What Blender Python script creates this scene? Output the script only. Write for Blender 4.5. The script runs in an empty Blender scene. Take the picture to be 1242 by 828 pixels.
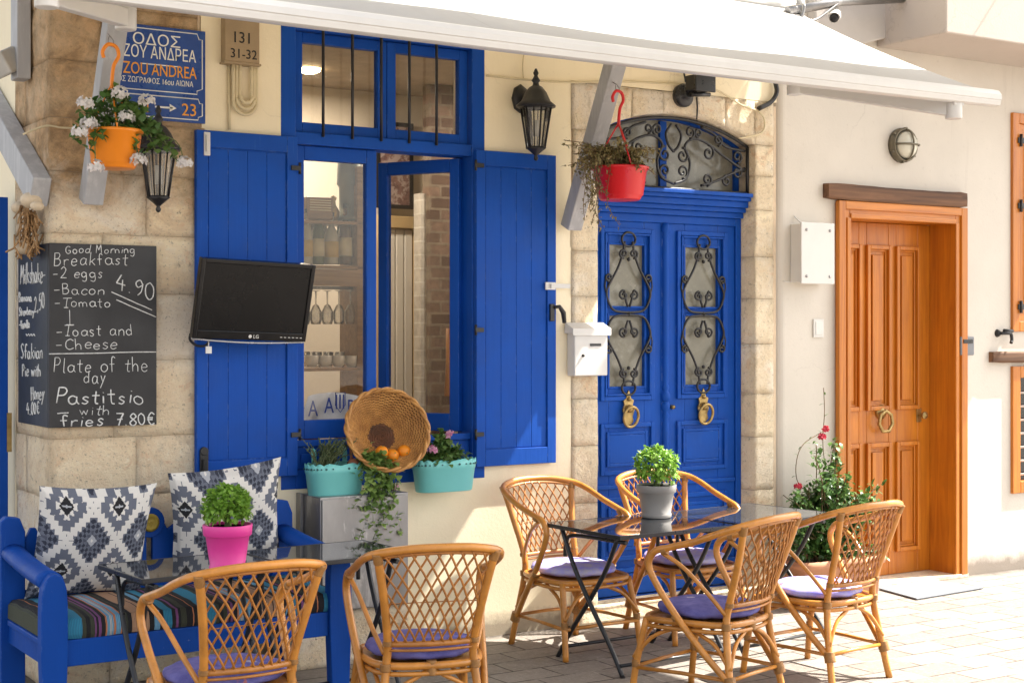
import bpy, bmesh, math, random
from mathutils import Vector, Matrix, noise
R = math.radians
sin, cos, pi = math.sin, math.cos, math.pi
rnd = random.Random(11)
scene = bpy.context.scene
col = scene.collection

# ------------------------------------------------------------------ camera
F, YH, TH, CD, CH = 1850.0, 400.0, R(32.7), 7.41, 1.75
cd = bpy.data.cameras.new('camera'); cam = bpy.data.objects.new('camera', cd); col.objects.link(cam)
cam.location = (0, -CD, CH); cam.rotation_euler = (R(90), 0, -TH)
cd.sensor_width = 36; cd.sensor_fit = 'HORIZONTAL'; cd.lens = F/1242*36; cd.shift_y = -14/1242
cd.clip_end = 500; cd.clip_start = .05
scene.camera = cam
# ------------------------------------------------------------------ light
SUN_EL, SUN_AL = R(51), R(12.5)         # height of the sun; angle to the facade (it stands to the right, grazing the wall)
w = bpy.data.worlds.new('World'); scene.world = w; w.use_nodes = True
nt = w.node_tree; nt.nodes.clear()
sky = nt.nodes.new('ShaderNodeTexSky'); sky.sky_type = 'NISHITA'; sky.sun_disc = False
sky.sun_elevation = SUN_EL
to_sun = Vector((cos(SUN_EL)*cos(SUN_AL), -cos(SUN_EL)*sin(SUN_AL), sin(SUN_EL)))
sky.sun_rotation = math.atan2(to_sun.x, to_sun.y)
sky.dust_density = 2.5; sky.ozone_density = .7
bg = nt.nodes.new('ShaderNodeBackground'); bg.inputs[1].default_value = .125
wo = nt.nodes.new('ShaderNodeOutputWorld')
bw = nt.nodes.new('ShaderNodeRGBToBW'); nt.links.new(sky.outputs[0], bw.inputs[0])
wm = nt.nodes.new('ShaderNodeMix'); wm.data_type = 'RGBA'; wm.blend_type = 'MULTIPLY'; wm.inputs[0].default_value = 1; wm.inputs[7].default_value = (1.02, .97, .90, 1)
nt.links.new(bw.outputs[0], wm.inputs[6])
hz = nt.nodes.new('ShaderNodeMix'); hz.data_type = 'RGBA'; hz.inputs[0].default_value = .72           # pale hazy summer sky
nt.links.new(sky.outputs[0], hz.inputs[6]); nt.links.new(wm.outputs[2], hz.inputs[7])
nt.links.new(hz.outputs[2], bg.inputs[0]); nt.links.new(bg.outputs[0], wo.inputs[0])
sl = bpy.data.lights.new('sun', 'SUN'); sl.energy = 4.0; sl.angle = R(.5); sl.color = (1, .94, .84)
so = bpy.data.objects.new('sun', sl); col.objects.link(so)
so.rotation_euler = (-to_sun).to_track_quat('-Z', 'Y').to_euler(); so.location = (8, -4, 9)
scene.view_settings.view_transform = 'Standard'; scene.view_settings.look = 'None'
scene.view_settings.exposure = 2.08; scene.view_settings.gamma = 1
scene.view_settings.use_curve_mapping = False
scene.render.engine = 'CYCLES'
scene.cycles.use_denoising = True
scene.cycles.max_bounces = 8; scene.cycles.diffuse_bounces = 5; scene.cycles.transparent_max_bounces = 12
scene.cycles.sample_clamp_indirect = 6

# ------------------------------------------------------------------ measuring: where a sight line meets a real plane
def U(px, py, y=None, z=None, x=None):
    t = (px-621)/F; v = (YH-py)/F
    dx = sin(TH)+t*cos(TH); dy = cos(TH)-t*sin(TH)
    if y is not None: s = (y+CD)/dy
    elif z is not None: s = (z-CH)/v
    else: s = x/dx
    return Vector((s*dx, s*dy-CD, CH+s*v))
def UX(px, y=0.): return U(px, 400, y=y).x
def UZ(px, py, y=0.): return U(px, py, y=y).z

# ------------------------------------------------------------------ mesh building
def cr(pts, n=6, closed=False):
    P = [Vector(p) for p in pts]
    if len(P) < 3: return P
    out = []; m = len(P)
    rng = range(m if closed else m-1)
    for i in rng:
        if closed: p0, p1, p2, p3 = P[(i-1) % m], P[i], P[(i+1) % m], P[(i+2) % m]
        else:
            p1, p2 = P[i], P[i+1]
            p0 = P[i-1] if i > 0 else p1*2-p2
            p3 = P[i+2] if i+2 < m else p2*2-p1
        for k in range(n):
            t = k/n
            out.append(.5*((2*p1)+(p2-p0)*t+(2*p0-5*p1+4*p2-p3)*t*t+(3*p1-p0-3*p2+p3)*t**3))
    if not closed: out.append(P[-1])
    return out

class MB:
    def __init__(s): s.v = []; s.f = []; s.sm = []
    def add(s, vs, fs, smooth=False):
        b = len(s.v); s.v += [tuple(v) for v in vs]
        for f in fs: s.f.append(tuple(i+b for i in f)); s.sm.append(smooth)
        return s
    def box(s, x0, x1, y0, y1, z0, z1, M=None):
        vs = [Vector(p) for p in ((x0,y0,z0),(x1,y0,z0),(x1,y1,z0),(x0,y1,z0),(x0,y0,z1),(x1,y0,z1),(x1,y1,z1),(x0,y1,z1))]
        if M is not None: vs = [M @ v for v in vs]
        return s.add(vs, [(0,3,2,1),(4,5,6,7),(0,1,5,4),(1,2,6,5),(2,3,7,6),(3,0,4,7)])
    def prism(s, poly, y0, y1, M=None):      # outline in x,z pushed from y0 to y1
        n = len(poly)
        vs = [Vector((a, y0, b)) for a, b in poly]+[Vector((a, y1, b)) for a, b in poly]
        if M is not None: vs = [M @ v for v in vs]
        fs = [tuple(range(n)), tuple(range(2*n-1, n-1, -1))]+[(i, (i+1) % n, n+(i+1) % n, n+i) for i in range(n)]
        return s.add(vs, fs)
    def tube(s, pts, r, n=8, closed=False, flat=1.0):
        P = [Vector(p) for p in pts]; m = len(P)
        rr = r if isinstance(r, (list, tuple)) else [r]*m
        T = []
        for i in range(m):
            a = P[(i-1) % m] if (closed or i > 0) else P[i]
            b = P[(i+1) % m] if (closed or i < m-1) else P[i]
            d = b-a
            T.append(d.normalized() if d.length > 1e-9 else Vector((0, 0, 1)))
        up = Vector((0, 0, 1)) if abs(T[0].z) < .9 else Vector((1, 0, 0))
        N = (up-T[0]*up.dot(T[0])).normalized()
        vs = []
        for i in range(m):
            N = N-T[i]*N.dot(T[i])
            N = N.normalized() if N.length > 1e-6 else T[i].orthogonal().normalized()
            B = T[i].cross(N)
            for k in range(n):
                a = 2*pi*k/n
                vs.append(P[i]+(N*cos(a)*flat+B*sin(a))*rr[i])
        fs = []
        for i in range(m if closed else m-1):
            j = (i+1) % m
            for k in range(n):
                l = (k+1) % n
                fs.append((i*n+k, i*n+l, j*n+l, j*n+k))
        s.add(vs, fs, True)
        if not closed:
            b = len(s.v)-m*n
            s.f.append(tuple(b+k for k in range(n-1, -1, -1))); s.sm.append(False)
            s.f.append(tuple(b+(m-1)*n+k for k in range(n))); s.sm.append(False)
        return s
    def lathe(s, prof, M=None, n=20, smooth=True, sx=1., sy=1.):
        vs = []; m = len(prof)
        for r_, z_ in prof:
            for k in range(n):
                a = 2*pi*k/n; vs.append(Vector((r_*cos(a)*sx, r_*sin(a)*sy, z_)))
        if M is not None: vs = [M @ v for v in vs]
        fs = [(i*n+k, i*n+(k+1) % n, (i+1)*n+(k+1) % n, (i+1)*n+k) for i in range(m-1) for k in range(n)]
        if prof[0][0] > 1e-5: fs.append(tuple(range(n-1, -1, -1)))
        if prof[-1][0] > 1e-5: fs.append(tuple((m-1)*n+k for k in range(n)))
        s.add(vs, fs, False)
        if smooth:
            c = m-1
            L = len(s.sm)-len(fs)
            for i in range(c*n): s.sm[L+i] = True
        return s
    def sphere(s, c, r, n=12, sx=1, sy=1, sz=1):
        prof = [(max(1e-6, r*sin(pi*i/n)), -r*cos(pi*i/n)*sz) for i in range(n+1)]
        return s.lathe(prof, Matrix.Translation(Vector(c)), n=n+4, sx=sx, sy=sy)
    def grid(s, fn, nu, nv, smooth=True):
        vs = [fn(i/nu, j/nv) for j in range(nv+1) for i in range(nu+1)]
        q = nu+1
        return s.add(vs, [(j*q+i, j*q+i+1, (j+1)*q+i+1, (j+1)*q+i) for j in range(nv) for i in range(nu)], smooth)
    def xform(s, M, start=0):
        for i in range(start, len(s.v)): s.v[i] = tuple(M @ Vector(s.v[i]))
        return s
    def build(s, name, m, parent=None, bevel=0., seg=2, recalc=True, weld=False):
        me = bpy.data.meshes.new(name); me.from_pydata(s.v, [], s.f)
        me.polygons.foreach_set('use_smooth', s.sm)
        if recalc or weld:
            bm = bmesh.new(); bm.from_mesh(me)
            if weld: bmesh.ops.remove_doubles(bm, verts=bm.verts, dist=1e-4)
            bmesh.ops.recalc_face_normals(bm, faces=bm.faces); bm.to_mesh(me); bm.free()
        me.materials.append(m)
        o = bpy.data.objects.new(name, me); col.objects.link(o)
        if parent is not None: o.parent = parent
        if bevel:
            b = o.modifiers.new('bevel', 'BEVEL'); b.width = bevel; b.segments = seg; b.limit_method = 'ANGLE'; b.angle_limit = R(35)
            b.harden_normals = False
        return o

def tag(o, label=None, cat=None, group=None, kind=None):
    if label: o['label'] = label
    if cat: o['category'] = cat
    if group: o['group'] = group
    if kind: o['kind'] = kind
    return o
def thing(name, label, cat, loc=(0, 0, 0), rz=0., group=None):
    o = bpy.data.objects.new(name, None); col.objects.link(o); o.empty_display_size = .1
    o.location = loc; o.rotation_euler = (0, 0, rz)
    return tag(o, label, cat, group)
def copy_tree(o, parent=None, top=True):
    c = o.copy(); col.objects.link(c); c.parent = parent
    for ch in list(o.children): copy_tree(ch, c)
    return c

# ------------------------------------------------------------------ writing with Blender's built-in font
def add_text(mb, body, size, M, align='LEFT', sx=1.0, extrude=.001):
    cu = bpy.data.curves.new('t', 'FONT'); cu.body = body; cu.size = size; cu.align_x = align; cu.extrude = extrude; cu.resolution_u = 3
    o = bpy.data.objects.new('t', cu); col.objects.link(o)
    bpy.context.view_layer.update()
    dg = bpy.context.evaluated_depsgraph_get(); e = o.evaluated_get(dg); me = e.to_mesh()
    S = Matrix.Diagonal((sx, 1, 1, 1))
    mb.add([M @ (S @ v.co) for v in me.vertices], [tuple(p.vertices) for p in me.polygons])
    e.to_mesh_clear(); bpy.data.objects.remove(o); bpy.data.curves.remove(cu)
def face_wall(x, y, z):      # text plane standing upright, read from the street
    return Matrix.Translation((x, y, z)) @ Matrix.Rotation(R(90), 4, 'X')

# ------------------------------------------------------------------ materials
class NT:
    def __init__(s, name):
        s.m = bpy.data.materials.new(name); s.m.use_nodes = True; s.t = s.m.node_tree; s.t.nodes.clear()
        s.out = s.n('ShaderNodeOutputMaterial'); s.b = s.n('ShaderNodeBsdfPrincipled'); s.l(s.b.outputs[0], s.out.inputs[0])
        s.tc = s.n('ShaderNodeTexCoord'); s.co = s.tc.outputs['Object']
    def n(s, t): return s.t.nodes.new(t)
    def l(s, a, b): s.t.links.new(a, b)
    def set(s, sock, v):
        if hasattr(v, 'is_linked'): s.l(v, sock)
        else: sock.default_value = v
    def map(s, scale=(1, 1, 1), rot=(0, 0, 0), co=None):
        m = s.n('ShaderNodeMapping'); s.l(co or s.co, m.inputs[0]); m.inputs['Scale'].default_value = scale; m.inputs['Rotation'].default_value = rot
        return m.outputs[0]
    def noise(s, scale, detail=5, rough=.6, co=None, dist=0):
        x = s.n('ShaderNodeTexNoise'); s.l(co or s.co, x.inputs['Vector']); x.inputs['Scale'].default_value = scale
        x.inputs['Detail'].default_value = detail; x.inputs['Roughness'].default_value = rough; x.inputs['Distortion'].default_value = dist
        return x.outputs['Fac']
    def rng(s, v, a, b, c=0., d=1.):
        x = s.n('ShaderNodeMapRange'); s.l(v, x.inputs[0])
        for i, q in enumerate((a, b, c, d)): x.inputs[i+1].default_value = q
        return x.outputs[0]
    def math(s, op, a, b=0.):
        x = s.n('ShaderNodeMath'); x.operation = op; s.set(x.inputs[0], a); s.set(x.inputs[1], b); return x.outputs[0]
    def mix(s, f, a, b, mode='MIX'):
        x = s.n('ShaderNodeMix'); x.data_type = 'RGBA'; x.blend_type = mode
        s.set(x.inputs[0], f)
        for sock, v in ((x.inputs[6], a), (x.inputs[7], b)):
            if hasattr(v, 'is_linked'): s.l(v, sock)
            else: sock.default_value = (*v[:3], 1)
        return x.outputs[2]
    def ramp(s, v, stops, const=False):
        x = s.n('ShaderNodeValToRGB'); s.l(v, x.inputs[0]); e = x.color_ramp.elements
        if const: x.color_ramp.interpolation = 'CONSTANT'
        while len(e) > 1: e.remove(e[-1])
        e[0].position = stops[0][0]; e[0].color = (*stops[0][1], 1)
        for p, c in stops[1:]: q = e.new(p); q.color = (*c, 1)
        return x.outputs[0]
    def bump(s, v, strength=.3, dist=.01):
        x = s.n('ShaderNodeBump'); s.l(v, x.inputs['Height']); x.inputs['Strength'].default_value = strength; x.inputs['Distance'].default_value = dist
        s.l(x.outputs[0], s.b.inputs['Normal'])
    def fin(s, c, rough=.5, metal=0., spec=None):
        s.set(s.b.inputs['Base Color'], c if hasattr(c, 'is_linked') else (*c, 1)); s.set(s.b.inputs['Roughness'], rough); s.b.inputs['Metallic'].default_value = metal
        if spec is not None: s.b.inputs['Specular IOR Level'].default_value = spec
        return s.m
def sc(c, k): return tuple(min(1, x*k) for x in c)

def pbr(name, base, rough=.55, metal=0., var=.15, vs=6., c2=None, c2s=3., c2r=(.5, .62), c2max=1., bump=0., bs=80., bd=.004, stretch=(1, 1, 1), speck=None, coat=0., spec=None, rvar=.08, ovar=0.):
    t = NT(name); co = t.map(stretch)
    n1 = t.noise(vs, 6, .65, co)
    c = t.mix(t.rng(n1, .3, .7), sc(base, 1-var), sc(base, 1+var))
    if c2: c = t.mix(t.rng(t.noise(c2s, 8, .7, co, .3), c2r[0], c2r[1], 0, c2max), c, c2)
    if speck:
        c = t.mix(t.rng(t.noise(speck[1], 3, .7), speck[2], speck[2]+.03), c, speck[0])
    if ovar:
        oi = t.n('ShaderNodeObjectInfo'); c = t.mix(t.rng(oi.outputs['Random'], 0, 1, 0, ovar), c, sc(base, .55)); c = t.mix(t.rng(t.noise(2.2, 4, .6), .45, .7, 0, ovar), c, sc(base, 1.5))
    if bump: t.bump(t.noise(bs, 6, .65, co), bump, bd)
    if coat: t.b.inputs['Coat Weight'].default_value = coat; t.b.inputs['Coat Roughness'].default_value = .12
    return t.fin(c, t.rng(t.noise(vs*2.3, 4), .3, .7, max(.02, rough-rvar), rough+rvar), metal, spec)

def wood(name, base, dark, scale=1., axis='z', rough=.4, coat=.3, bump=.15):
    t = NT(name); st = {'z': (22, 22, 1.2), 'x': (1.2, 22, 22), 'y': (22, 1.2, 22)}[axis]
    co = t.map(tuple(a*scale for a in st))
    n1 = t.noise(1.0, 7, .6, co, 1.1); n2 = t.noise(3, 3, .6)
    c = t.mix(t.rng(n1, .35, .68), base, dark); c = t.mix(t.rng(n2, .35, .75, 0, .45), c, sc(base, .6)); c = t.mix(t.rng(t.noise(1.0, 8, .7, t.map(tuple(a*scale*.35 for a in st))), .55, .7, 0, .4), c, sc(base, 1.25))
    t.bump(n1, bump, .003); t.b.inputs['Coat Weight'].default_value = coat; t.b.inputs['Coat Roughness'].default_value = .2
    return t.fin(c, rough)

def leafy(name, a, b, rough=.45, trans=.25):
    t = NT(name); g = t.n('ShaderNodeNewGeometry')
    c = t.mix(t.rng(g.outputs['Random Per Island'], 0, 1), a, b)
    c = t.mix(t.rng(t.noise(9, 2), .4, .65, 0, .35), c, sc(a, .75))
    t.fin(c, rough)
    tr = t.n('ShaderNodeBsdfTranslucent'); t.l(c, tr.inputs[0]); mx = t.n('ShaderNodeMixShader'); mx.inputs[0].default_value = trans
    t.l(t.b.outputs[0], mx.inputs[1]); t.l(tr.outputs[0], mx.inputs[2]); t.l(mx.outputs[0], t.out.inputs[0])
    return t.m

def thin_glass(name, tint=(.95, .94, .91), refl=1.0, dirt=.012):
    t = NT(name); t.t.nodes.remove(t.b)
    tr = t.n('ShaderNodeBsdfTransparent'); tr.inputs[0].default_value = (*tint, 1)
    gl = t.n('ShaderNodeBsdfGlossy'); gl.inputs['Roughness'].default_value = .02
    df = t.n('ShaderNodeBsdfDiffuse'); df.inputs[0].default_value = (.75, .72, .66, 1)
    fr = t.n('ShaderNodeFresnel'); fr.inputs[0].default_value = 1.45
    f = t.math('MULTIPLY', fr.outputs[0], refl)
    m1 = t.n('ShaderNodeMixShader'); t.l(t.rng(t.noise(2.5, 6, .7), .4, .75, 0, dirt*2), m1.inputs[0]); t.l(tr.outputs[0], m1.inputs[1]); t.l(df.outputs[0], m1.inputs[2])
    m2 = t.n('ShaderNodeMixShader'); t.l(f, m2.inputs[0]); t.l(m1.outputs[0], m2.inputs[1]); t.l(gl.outputs[0], m2.inputs[2])
    t.l(m2.outputs[0], t.out.inputs[0]); return t.m

def stone_mat(name, a, b, c_, pink, high=None):
    t = NT(name)
    g = t.n('ShaderNodeNewGeometry'); isl = g.outputs['Random Per Island']
    n1 = t.noise(2.6, 10, .75, None, .9); n2 = t.noise(8, 9, .78, None, .4); n3 = t.noise(1.1, 7, .7, None, .5); n4 = t.noise(34, 7, .75); n5 = t.noise(95, 4, .7)
    c = t.mix(t.rng(isl, 0, 1), a, sc(b, 1.25))
    c = t.mix(t.rng(n1, .42, .58), c, b)
    c = t.mix(t.rng(n3, .50, .60, 0, .85), c, c_)
    c = t.mix(t.rng(t.noise(4.2, 9, .75, t.map((1, 1, 1.6)), .8), .56, .64, 0, .75), c, pink)
    c = t.mix(t.rng(n2, .55, .66, 0, .55), c, sc(b, .6))
    c = t.mix(t.rng(n4, .58, .66, 0, .6), c, sc(b, .35))
    c = t.mix(t.rng(n4, .44, .34, 0, .5), c, sc(c_, 1.15))
    c = t.mix(t.rng(n5, .60, .66, 0, .6), c, sc(b, .35))
    if high:      # the upper courses are a browner, more weathered stone
        sp = t.n('ShaderNodeSeparateXYZ'); t.l(t.co, sp.inputs[0])
        zz = t.math('ADD', sp.outputs[2], t.math('MULTIPLY', n1, 1.1)); k = t.math('MULTIPLY', t.rng(zz, 2.85, 3.15), t.rng(n3, .38, .56, .55, 1))
        c = t.mix(k, c, t.mix(t.rng(n2, .4, .6), high, sc(high, .55)))
        c = t.mix(t.rng(n4, .60, .68, 0, .5), c, sc(b, .3))
    h = t.math('ADD', t.math('ADD', t.math('MULTIPLY', n2, .8), t.math('MULTIPLY', n4, .55)), t.math('MULTIPLY', n5, .2))
    t.bump(h, 1.0, .03)
    return t.fin(c, .9, 0, .2)

def stucco(name, base, stain, sc_=1., lo=(.55, .8)):
    t = NT(name)
    c = t.mix(t.rng(t.noise(.8, 6, .6), .35, .7), sc(base, .91), sc(base, 1.06))
    st = t.noise(2.2, 8, .7, t.map((1.6, 1.6, .5)))
    c = t.mix(t.rng(st, lo[0], lo[1], 0, .65), c, stain)
    vo = t.n('ShaderNodeTexVoronoi'); vo.feature = 'DISTANCE_TO_EDGE'; vo.inputs['Scale'].default_value = 1.3
    wv = t.n('ShaderNodeVectorMath'); wv.operation = 'MULTIPLY_ADD'; nz = t.n('ShaderNodeTexNoise'); nz.inputs['Scale'].default_value = 5; nz.inputs['Detail'].default_value = 6; t.l(t.co, nz.inputs['Vector'])
    t.l(nz.outputs['Color'], wv.inputs[0]); wv.inputs[1].default_value = (.28, .28, .28); t.l(t.co, wv.inputs[2]); t.l(wv.outputs[0], vo.inputs['Vector'])
    crack = t.math('MULTIPLY', t.rng(vo.outputs['Distance'], .0, .006, 1, 0), t.rng(t.noise(1.1, 3), .52, .60))
    c = t.mix(t.math('MULTIPLY', crack, .25), c, sc(stain, .5))
    drip = t.noise(1.0, 6, .7, t.map((9, 9, .7))); c = t.mix(t.rng(drip, .60, .74, 0, .28), c, sc(stain, .72))
    c = t.mix(t.rng(t.noise(28, 6, .75), .60, .70, 0, .3), c, sc(stain, .75))
    sp = t.n('ShaderNodeSeparateXYZ'); t.l(t.co, sp.inputs[0])
    edge = t.math('ADD', sp.outputs[2], t.math('MULTIPLY', t.noise(7, 6, .7), -.16))
    c = t.mix(t.rng(edge, -.02, .06, .75, 0), c, (.16, .12, .09))
    t.bump(t.noise(55, 7, .7), .22, .006)
    return t.fin(c, .85)

BLUE = (.005, .066, .36)
def blue_paint(name, k=1.0, plank=None):
    t = NT(name); b = sc(BLUE, k)
    c = t.mix(t.rng(t.noise(3, 6, .6), .3, .7), sc(b, .86), sc(b, 1.12))
    c = t.mix(t.rng(t.noise(1.6, 7, .7, t.map((3, 3, .5))), .55, .75, 0, .3), c, (.012, .075, .34))
    c = t.mix(t.rng(t.noise(30, 6, .75), .71, .73, 0, .8), c, (.42, .47, .55))
    bv = t.n('ShaderNodeBevel'); bv.samples = 4; bv.inputs['Radius'].default_value = .007
    ge = t.n('ShaderNodeNewGeometry'); dp = t.n('ShaderNodeVectorMath'); dp.operation = 'DOT_PRODUCT'; t.l(bv.outputs[0], dp.inputs[0]); t.l(ge.outputs['Normal'], dp.inputs[1])
    edge = t.math('MULTIPLY', t.rng(dp.outputs['Value'], .985, .90, 0, 1), t.rng(t.noise(16, 7, .75), .52, .60))
    c = t.mix(t.math('MULTIPLY', edge, .32), c, (.22, .33, .56))
    c = t.mix(t.rng(t.noise(2.4, 8, .7, t.map((1, 1, .6))), .58, .70, 0, .35), c, sc(b, .62))
    c = t.mix(t.rng(t.noise(1.0, 5, .7, t.map((60, 60, 2.5))), .62, .70, 0, .25), c, (.06, .16, .46))
    h = t.noise(1.0, 6, .6, t.map((45, 45, 3)))
    t.bump(h, .35, .004)
    return t.fin(c, t.rng(t.noise(6, 5), .3, .7, .42, .62), 0, .16)

M = {}
M['blue'] = blue_paint('blue_paint')
M['blue_door'] = blue_paint('blue_door_paint', 1.0)
M['blue_bench'] = blue_paint('blue_bench_paint', .95)
M['yellow'] = stucco('yellow_stucco', (.90, .80, .58), (.80, .69, .49))
M['white_wall'] = stucco('white_render', (.64, .595, .525), (.57, .51, .44), lo=(.6, .9))
M['stone'] = stone_mat('corner_stone', (.90, .77, .58), (.85, .67, .46), (.90, .81, .68), (.78, .52, .32), (.68, .45, .25))
M['stone_pale'] = stone_mat('door_stone', (.88, .77, .60), (.82, .68, .48), (.90, .82, .70), (.78, .55, .34))
M['mortar'] = pbr('mortar', (.62, .49, .35), .95, bump=.5, bs=40)
M['iron'] = pbr('black_iron', (.012, .012, .014), .42, .0, bump=.2, bs=150)
M['grey_wood'] = pbr('grey_painted_beam', (.37, .375, .39), .6, var=.08, vs=3, c2=(.45, .455, .465), bump=.15, bs=30, stretch=(6, 6, 1))
def awning_mat():
    t = NT('white_awning_cloth'); c = t.mix(t.rng(t.noise(2, 5, .6), .35, .7), (.50, .50, .50), (.56, .56, .555)); c = t.mix(t.rng(t.noise(9, 3, .7), .76, .79), c, (.30, .28, .25))
    sp = t.n('ShaderNodeSeparateXYZ'); t.l(t.co, sp.inputs[0]); fx = t.math('FRACT', t.math('MULTIPLY', sp.outputs[0], .83))
    seam = t.math('LESS_THAN', fx, .006); c = t.mix(t.math('MULTIPLY', seam, .3), c, (.25, .24, .22))
    c = t.mix(t.rng(t.noise(1.0, 6, .7, t.map((5, .8, 1))), .55, .75, 0, .22), c, (.36, .34, .30))
    t.bump(t.math('ADD', t.math('MULTIPLY', t.noise(300, 4), .1), t.math('MULTIPLY', t.noise(1.0, 5, .6, t.map((7, 1.2, 1))), 1.0)), .25, .02); t.fin(c, .85, 0, .2)
    tr = t.n('ShaderNodeBsdfTranslucent'); tr.inputs[0].default_value = (.75, .68, .52, 1); mx = t.n('ShaderNodeMixShader'); mx.inputs[0].default_value = .28
    t.l(t.b.outputs[0], mx.inputs[1]); t.l(tr.outputs[0], mx.inputs[2]); t.l(mx.outputs[0], t.out.inputs[0]); return t.m
M['awning'] = awning_mat()
M['white_metal'] = pbr('white_enamel', (.62, .61, .59), .4, var=.04, vs=3)
M['white_plastic'] = pbr('white_plastic', (.66, .65, .62), .45, var=.03)
M['orange_wood'] = wood('orange_varnish', (.58, .195, .012), (.40, .11, .006), coat=.12)
M['orange_wood_x'] = wood('orange_varnish_rail', (.58, .195, .012), (.40, .11, .006), axis='x', coat=.12)
M['beam_wood'] = wood('dark_rough_beam', (.22, .105, .05), (.06, .028, .015), .8, 'x', .75, 0, .8)
M['brass'] = pbr('old_brass', (.38, .27, .11), .42, .85, var=.3, vs=30)
M['rattan'] = pbr('honey_rattan', (.53, .215, .032), .36, var=.28, vs=9, c2=(.29, .10, .015), c2s=24, c2r=(.56, .68), c2max=.6, bump=.2, bs=40, coat=.25, ovar=.35)
M['rattan_dark'] = pbr('rattan_binding', (.30, .14, .035), .5, var=.3, vs=40, bump=.3, bs=200)
M['lattice'] = pbr('rattan_lattice', (.43, .165, .025), .42, var=.3, vs=14, c2=(.23, .08, .012), c2s=30, c2r=(.55, .68), c2max=.6, coat=.2, ovar=.4)
M['black_metal'] = pbr('black_tube_steel', (.016, .017, .02), .32, .0, var=.2)
M['glass_top'] = pbr('dark_glass_top', (.030, .034, .040), .035, 0, var=.1, rvar=.012, vs=5, spec=.9)
for nd in M['glass_top'].node_tree.nodes:
    if nd.type == 'BSDF_PRINCIPLED': nd.inputs['IOR'].default_value = 2.1
M['pane'] = thin_glass('window_pane')
M['pane_grey'] = pbr('frosted_grey_pane', (.21, .20, .155), .22, 0, var=.18, vs=5, c2=(.30, .29, .24), c2s=5)
M['steel'] = pbr('brushed_steel', (.30, .295, .295), .40, .85, var=.22, vs=4, c2=(.44, .43, .43), c2s=6, c2r=(.55, .6), stretch=(1, 1, .3))
M['terracotta'] = pbr('terracotta', (.46, .22, .12), .8, var=.15, bump=.2, bs=60)
M['soil'] = pbr('soil', (.045, .03, .02), .95, var=.4, vs=40, bump=.8, bs=60, bd=.01)
# ================================================================== ground
def paving():
    t = NT('stone_paving')
    co = t.map((1, 1, 1))
    wob = t.n('ShaderNodeTexNoise'); wob.inputs['Scale'].default_value = 2.2; t.l(co, wob.inputs['Vector'])
    vm = t.n('ShaderNodeVectorMath'); vm.operation = 'MULTIPLY_ADD'; t.l(wob.outputs['Color'], vm.inputs[0]); vm.inputs[1].default_value = (.03, .02, 0); t.l(co, vm.inputs[2])
    br = t.n('ShaderNodeTexBrick'); t.l(vm.outputs[0], br.inputs['Vector'])
    br.inputs['Scale'].default_value = 1; br.inputs['Brick Width'].default_value = .34; br.inputs['Row Height'].default_value = .205
    br.inputs['Mortar Size'].default_value = .006; br.inputs['Mortar Smooth'].default_value = .25; br.offset = .5
    br.inputs['Color1'].default_value = (.185, .16, .14, 1); br.inputs['Color2'].default_value = (.27, .238, .207, 1); br.inputs['Mortar'].default_value = (.34, .31, .27, 1)
    c = br.outputs['Color']
    c = t.mix(t.rng(t.noise(2.3, 8, .7), .4, .7, 0, .6), c, (.22, .185, .16))
    c = t.mix(t.rng(t.noise(45, 6, .75), .52, .66, 0, .65), c, (.40, .37, .33))
    c = t.mix(t.rng(t.noise(90, 4, .7), .58, .66, 0, .6), c, (.08, .07, .06))
    dark = t.math('MULTIPLY', br.outputs['Fac'], t.rng(t.noise(3.5, 3), .38, .46))
    c = t.mix(dark, c, (.035, .028, .022))
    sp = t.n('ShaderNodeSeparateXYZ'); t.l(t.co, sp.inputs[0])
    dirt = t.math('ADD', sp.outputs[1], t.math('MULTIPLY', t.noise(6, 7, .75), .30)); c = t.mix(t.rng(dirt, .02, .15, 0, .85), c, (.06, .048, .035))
    h = t.math('ADD', t.math('MULTIPLY', br.outputs['Fac'], -1.0), t.math('MULTIPLY', t.noise(40, 6, .7), .5))
    t.bump(h, .55, .008)
    return t.fin(c, t.rng(t.noise(12, 4), .3, .7, .5, .8))
M['paving'] = paving()
g = MB(); g.add([(-40, -60, 0), (60, -60, 0), (60, 40, 0), (-40, 40, 0)], [(0, 1, 2, 3)])
tag(g.build('ground', M['paving']), kind='structure')

# ================================================================== yellow building
yb = thing('yellow_building', 'pale yellow house with stone corner, blue shuttered window and blue double door', 'house', (0, 0, 0))
XW0, XW1 = 3.312, 4.571           # window casing
ZW0, ZW1 = .908, 3.46
XD0, XD1 = 5.365, 6.608           # door opening
XS0, XS1 = 5.172, 6.80            # outer edges of the stone door surround
XC = 2.87; TOP = 6.0; WT = .35
def cells(mb, y0, y1, L):
    for x0, x1, z0, z1 in L: mb.box(x0, x1, y0, y1, z0, z1)
m = MB()
cells(m, 0, WT, [(XC, XW0, 0, TOP), (XW0, XW1, 0, ZW0), (XW0, XW1, ZW1, TOP), (XW1, XS0, 0, TOP), (XS0, XS1, 3.225, TOP)])
m.box(2.10, XC, .012, WT, 4.42, TOP)
m.build('wall', M['yellow'], yb, weld=False)

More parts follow.
